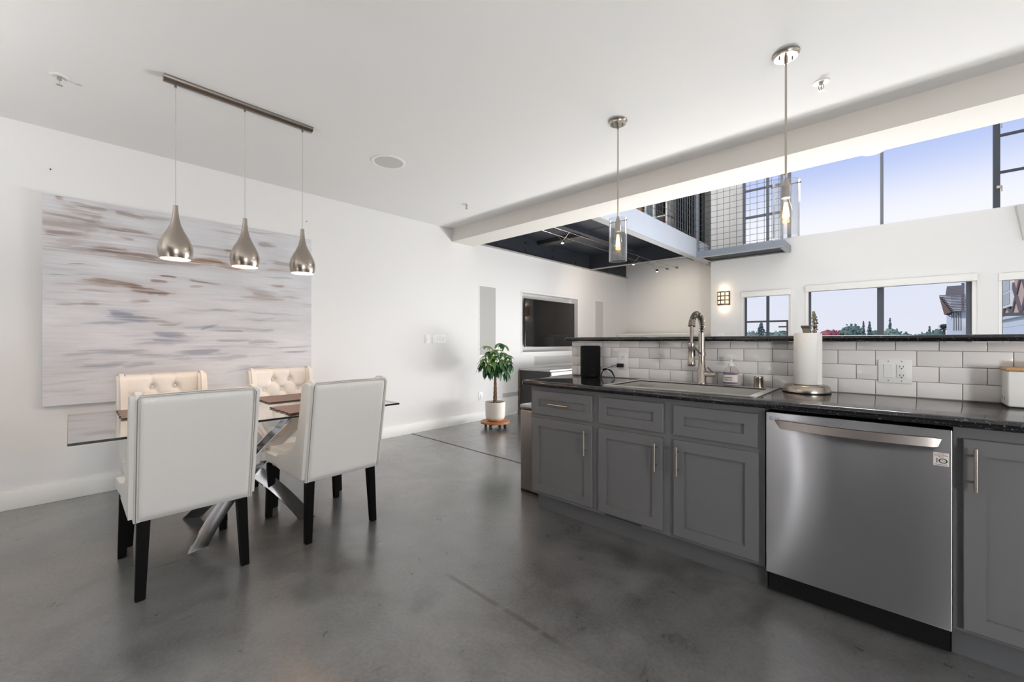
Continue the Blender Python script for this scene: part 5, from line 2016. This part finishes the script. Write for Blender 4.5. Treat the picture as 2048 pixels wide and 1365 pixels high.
for i, p in enumerate(FILL_UPLIGHTS):
    t = thing('added_uplight_housing', ['added unseen fill uplight at the far edge of the rug'][i], 'floor lamp', (p[0], p[1], 0.0))
    G().box(-1.22, 1.22, 0.14, 0.24, 0.0, 0.62, 0.01).build('housing', 'black_plastic', t)
for i, p in enumerate(FILL_TORCHIERES):
    t = thing('added_torchiere_stand', ['added unseen fill torchiere behind the dining table', 'added unseen fill torchiere behind the camera'][i], 'floor lamp', (p[0], p[1], 0))
    G().lathe([(0.0, 0.0), (0.14, 0.0), (0.14, 0.015), (0.012, 0.03), (0.011, p[2] - 0.09)], n=24).build('stand', 'black_plastic', t)
    G().lathe([(0.011, p[2] - 0.10), (0.08, p[2] - 0.07), (0.155, p[2]), (0.15, p[2]), (0.07, p[2] - 0.06), (0.0, p[2] - 0.07)], n=32).build('bowl', 'white_plastic', t)
pn = thing('pantry_cabinet', 'tall dark wood pantry wall behind the camera', 'cabinet', (0.7, -1.85, 0))
G().box(-1.75, 1.7, -0.33, 0.28, 0, 2.3).build('body', 'pantry_wood', pn)
for k in range(5):
    G().box(-1.74 + k * 0.69, -1.06 + k * 0.69, 0.281, 0.30, 0.1, 2.28, 0.003).build('door', 'pantry_wood', pn)

# ================================================================== OUTDOORS
struct(G().box(-200, 200, 10, 400, -7.5, -7.0).build('ground', 'ground'), 'distant ground below the windows')
TREES = [('oak', -21.82, 95.00, 3.28, 3.06), ('conifer', -23.30, 110.00, 5.21, 2.56), ('oak', -19.53, 100.00, 3.33, 3.56), ('oak', -15.82, 90.00, 3.28, 3.15), ('poplar', -8.43, 70.00, 5.23, 1.10),
         ('maple', -6.94, 60.00, 2.29, 1.6), ('maple', -6.15, 62.00, 2.73, 2.64), ('oak', -4.10, 64.00, 3.27, 2.76), ('conifer', -3.70, 80.00, 3.96, 0.74), ('conifer', -3.10, 82.00, 3.94, 1.05),
         ('oak', -2.72, 90.00, 3.04, 1.80), ('oak', -0.75, 85.00, 3.28, 2.73), ('conifer', -0.96, 95.00, 4.97, 0.85), ('oak', 0.97, 92.00, 2.68, 3.22), ('oak', 3.11, 88.00, 2.66, 3.01),
         ('conifer', 3.76, 95.00, 3.42, 0.9), ('oak', 3.92, 80.00, 2.85, 1.62), ('palm', 4.25, 75.00, 3.45, 1.35)]
TL = ['pale round tree at the left of the narrow window', 'tall conifer in the narrow window', 'wide leafy tree right of the conifer in the narrow window', 'leafy tree at the right edge of the narrow window',
      'slim golden tree at the left edge of the wide window', 'small red tree by the left window frame', 'broad red autumn tree in the wide window', 'big dark green tree left of the centre mullion',
      'thin conifer beside the big dark green tree', 'second thin conifer just left of the centre mullion', 'small green tree hugging the centre mullion', 'pale green tree right of the centre mullion',
      'tall thin conifer right of the centre mullion', 'low green tree mid-way along the right pane', 'low spreading tree left of the palm', 'small conifer poking above the spreading tree', 'bushy tree just left of the palm', 'single fan palm beside the tiled eave']
for i, (k, x, y, zt, wd) in enumerate(TREES):
    rg3 = random.Random(100 + i)
    t = thing({'oak': 'leafy_tree', 'conifer': 'conifer_tree', 'poplar': 'poplar_tree', 'maple': 'maple_tree', 'palm': 'palm_tree'}[k], TL[i], 'tree', (x, y, -7.0), group='trees beyond the windows')
    H_ = zt + 7.0
    r = wd / 2
    g = G()

    def clump(c, s):
        a, b = rg3.uniform(0, 6.28), rg3.uniform(-1, 1)
        u = Vector((math.cos(a), math.sin(a), b * 0.6)).normalized()
        v_ = u.orthogonal().normalized()
        w_ = u.cross(v_)
        g.add([c + v_ * s, c + w_ * s, c - v_ * s, c - w_ * s, c + u * s * 0.6, c - u * s * 0.6], [(0, 1, 4), (1, 2, 4), (2, 3, 4), (3, 0, 4), (1, 0, 5), (2, 1, 5), (3, 2, 5), (0, 3, 5)])
    m = 'crown_green'
    if k in ('oak', 'maple'):
        m = 'crown_red' if k == 'maple' else ('crown_pale' if i in (0, 11, 3) else 'crown_green')
        lob = [(Vector((0, 0, H_ - r)), r)] + [(Vector((rg3.uniform(-.6, .6) * r, rg3.uniform(-.6, .6) * r, H_ - r * rg3.uniform(.75, 1.9))), r * rg3.uniform(.45, .7)) for _ in range(6)]
        for (c, rr) in lob:
            for _ in range(70):
                d_ = Vector((rg3.gauss(0, 1), rg3.gauss(0, 1), rg3.gauss(0, 1))).normalized()
                clump(c + d_ * rr * rg3.uniform(.7, 1.0), r * rg3.uniform(.10, .17))
            g.sphere(c, rr * 0.85, 10, 6)
    elif k == 'poplar':
        m = 'crown_gold'
        for _ in range(420):
            s = rg3.random()
            rr = r * math.sin(PI * min(1, (1 - s) * 0.92 + .04)) ** .6
            a = rg3.uniform(0, 6.28)
            clump(Vector((rr * math.cos(a) * rg3.uniform(.3, 1), rr * math.sin(a), H_ - 8 * (1 - s))), r * rg3.uniform(.15, .3))
    elif k == 'conifer':
        m = 'crown_dark'
        r *= 1.5
        for L_ in range(20):
            s = L_ / 19
            z = H_ - s * min(6.0, H_ * .5)
            rr = r * (0.10 + 1.15 * s)
            for q in range(6):
                a = 2 * PI * q / 6 + rg3.uniform(0, .8)
                e_ = rr * rg3.uniform(.6, 1.1)
                for s2 in (.3, .65, 1.0):
                    clump(Vector((e_ * s2 * math.cos(a), e_ * s2 * math.sin(a), z - .25 * e_ * s2 + rg3.uniform(-.16, .16))), r * .12 + .03)
    else:
        m = 'crown_dark'
        for _ in range(90):
            a = rg3.uniform(0, 6.28)
            e_ = rg3.uniform(-.5, 1.2)
            d_ = Vector((math.cos(a) * math.cos(e_), math.sin(a) * math.cos(e_), math.sin(e_)))
            c = Vector((0, 0, H_ - r))
            sd = d_.cross(Vector((0, 0, 1))).normalized() * 0.10
            g.add([c, c + d_ * r * .5 + sd * 1.6, c + d_ * r, c + d_ * r * .5 - sd * 1.6], [(0, 1, 2, 3)])
    g.build('crown', m, t, weld=False)
    G().tube([(0, 0, 0), (0.05, 0, H_ * .5), (0, 0, H_ - (r if k != 'conifer' else .1))], [.22, .17, .08 if k != 'palm' else .12], 8).build('trunk', 'tree_trunk', t)

tag(G().cyl((-9.02, 55, -7), (-9.02, 55, 3.4), 0.13, n=10).box(-9.9, -8.1, 54.95, 55.05, 2.75, 2.9).box(-9.7, -8.3, 54.95, 55.05, 2.2, 2.32).build('utility_pole', 'tree_trunk'),
    'grey utility pole in the right pane of the narrow window', 'pole')

# neighbouring house
hs = thing('timbered_house', 'neighbouring house with brick and timber lattice above white siding', 'house', (4.0, 34, -7))


def hb_(nm, m, x0, x1, y0, y1, z0, z1, par=None, r=0):
    return G().box(x0 - 4.0, x1 - 4.0, y0 - 34, y1 - 34, z0 + 7, z1 + 7, r).build(nm, m, par or hs)


hb_('lower_wall', 'siding', 4.0, 9.0, 25, 48, -7, 2.35)
hb_('upper_wall', 'brick_wall', 4.02, 9.0, 25, 38, 2.35, 6.0)
hb_('far_wall', 'siding', 4.0, 9.0, 38, 62, -7, 6.0)
hb_('gutter', 'siding', 3.85, 4.02, 25, 45, 2.28, 2.42)
for z in np.arange(-6.5, 2.2, 0.42):
    hb_('siding_board', 'siding', 3.985, 4.0, 25, 38, float(z), float(z) + 0.385)
# lattice of diagonal timbers
for k in range(0, 6):
    for s in (-1, 1):
        y = 26.5 + k * 2.2
        p0 = Vector((-0.03, y - 34, 2.45 + 7))
        p1 = p0 + Vector((0, s * 4.2, 3.4))
        d_ = (p1 - p0).normalized()
        n_ = d_.cross(Vector((1, 0, 0))).normalized() * 0.12
        g = G()
        vs = []
        for x in (-0.03 - 0.02 * (s > 0), 0.03):
            for q in (p0 - n_, p1 - n_, p1 + n_, p0 + n_):
                vs.append((x, q.y, q.z))
        g.add(vs, [(0, 1, 2, 3), (7, 6, 5, 4), (0, 4, 5, 1), (1, 5, 6, 2), (2, 6, 7, 3), (3, 7, 4, 0)])
        g.build('timber', 'timber', hs)
for (ya, yb) in ((30.6, 33.0),):
    wn = hb_('window', 'trim_paint', 3.90, 4.05, ya - 0.2, yb + 0.2, 2.86, 4.45)
    for (a, b) in ((2.98, 3.55), (3.63, 4.33)):
        hb_('pane', 'house_glass', 3.885, 3.90, ya, yb, a, b, wn).parent = wn
    for o_ in wn.children:
        o_.matrix_parent_inverse = Matrix.Identity(4)
for y in (43.0, 50.2):
    hb_('downspout', 'timber', 3.85, 3.98, y, y + 0.2, -7, 6.0)
for z in (1.2, 3.2):
    hb_('trim_band', 'timber', 3.97, 4.0, 38, 62, z, z + 0.08)

ev = thing('tiled_porch_bay', 'white bay with a stepped tile eave beyond the wide window', 'house', (3.4, 46, -7))
eo = Vector((3.4, 46, -7))
g = G().box(2.98 - eo.x, 3.84 - eo.x, 45.2 - eo.y, 50 - eo.y, 0, 3.45 + 7)
g.build('wall', 'siding', ev)
for x in (3.05, 3.17, 3.29, 3.41):
    G().box(x - eo.x, x + 0.025 - eo.x, 45.16 - eo.y, 45.2 - eo.y, 2.0 + 7, 3.4 + 7).build('batten', 'timber', ev)
rows_ = 11
for k in range(rows_):
    s = k / (rows_ - 1)
    z = 3.42 + (4.72 - 3.42) * s
    x0 = 2.92 - 0.55 * s
    y = 44.6 + 1.6 * s
    n_t = 5
    for q in range(n_t):
        wt = (3.75 - x0) / n_t
        G().box(x0 + q * wt - eo.x, x0 + (q + 1) * wt - 0.02 - eo.x, y - eo.y, y + 0.32 - eo.y, z + 7 - 0.02, z + 7 + 0.05).build('roof_tile', 'roof_tile', ev)
g = G()
A_, B_, C_, D_ = (2.36, 46.3, 4.68), (2.90, 44.7, 3.36), (2.55, 44.9, 3.20), (2.38, 46.4, 4.4)
vs = [Vector(p) - eo for p in (A_, B_, C_)] + [Vector(p) - eo + Vector((0.3, 1.0, -0.05)) for p in (A_, B_, C_)]
g.add(vs, [(0, 1, 2), (5, 4, 3), (0, 3, 4, 1), (1, 4, 5, 2), (2, 5, 3, 0)])
g.build('soffit', 'soffit', ev)
G().tube([Vector((2.75, 45.0, 3.2)) - eo, Vector((2.86, 45.1, 3.05)) - eo, Vector((3.0, 45.2, 3.02)) - eo], 0.03, 6).build('bracket', 'timber', ev)
for k in range(8):
    s = k / 7
    G().box(2.75 + 0.02 * k - eo.x, 3.75 - eo.x, 47 + 0.15 * k - eo.y, 47.25 + 0.15 * k - eo.y, 4.75 + 0.11 * k + 7, 4.84 + 0.11 * k + 7).build('upper_roof_course', 'roof_tile', ev)
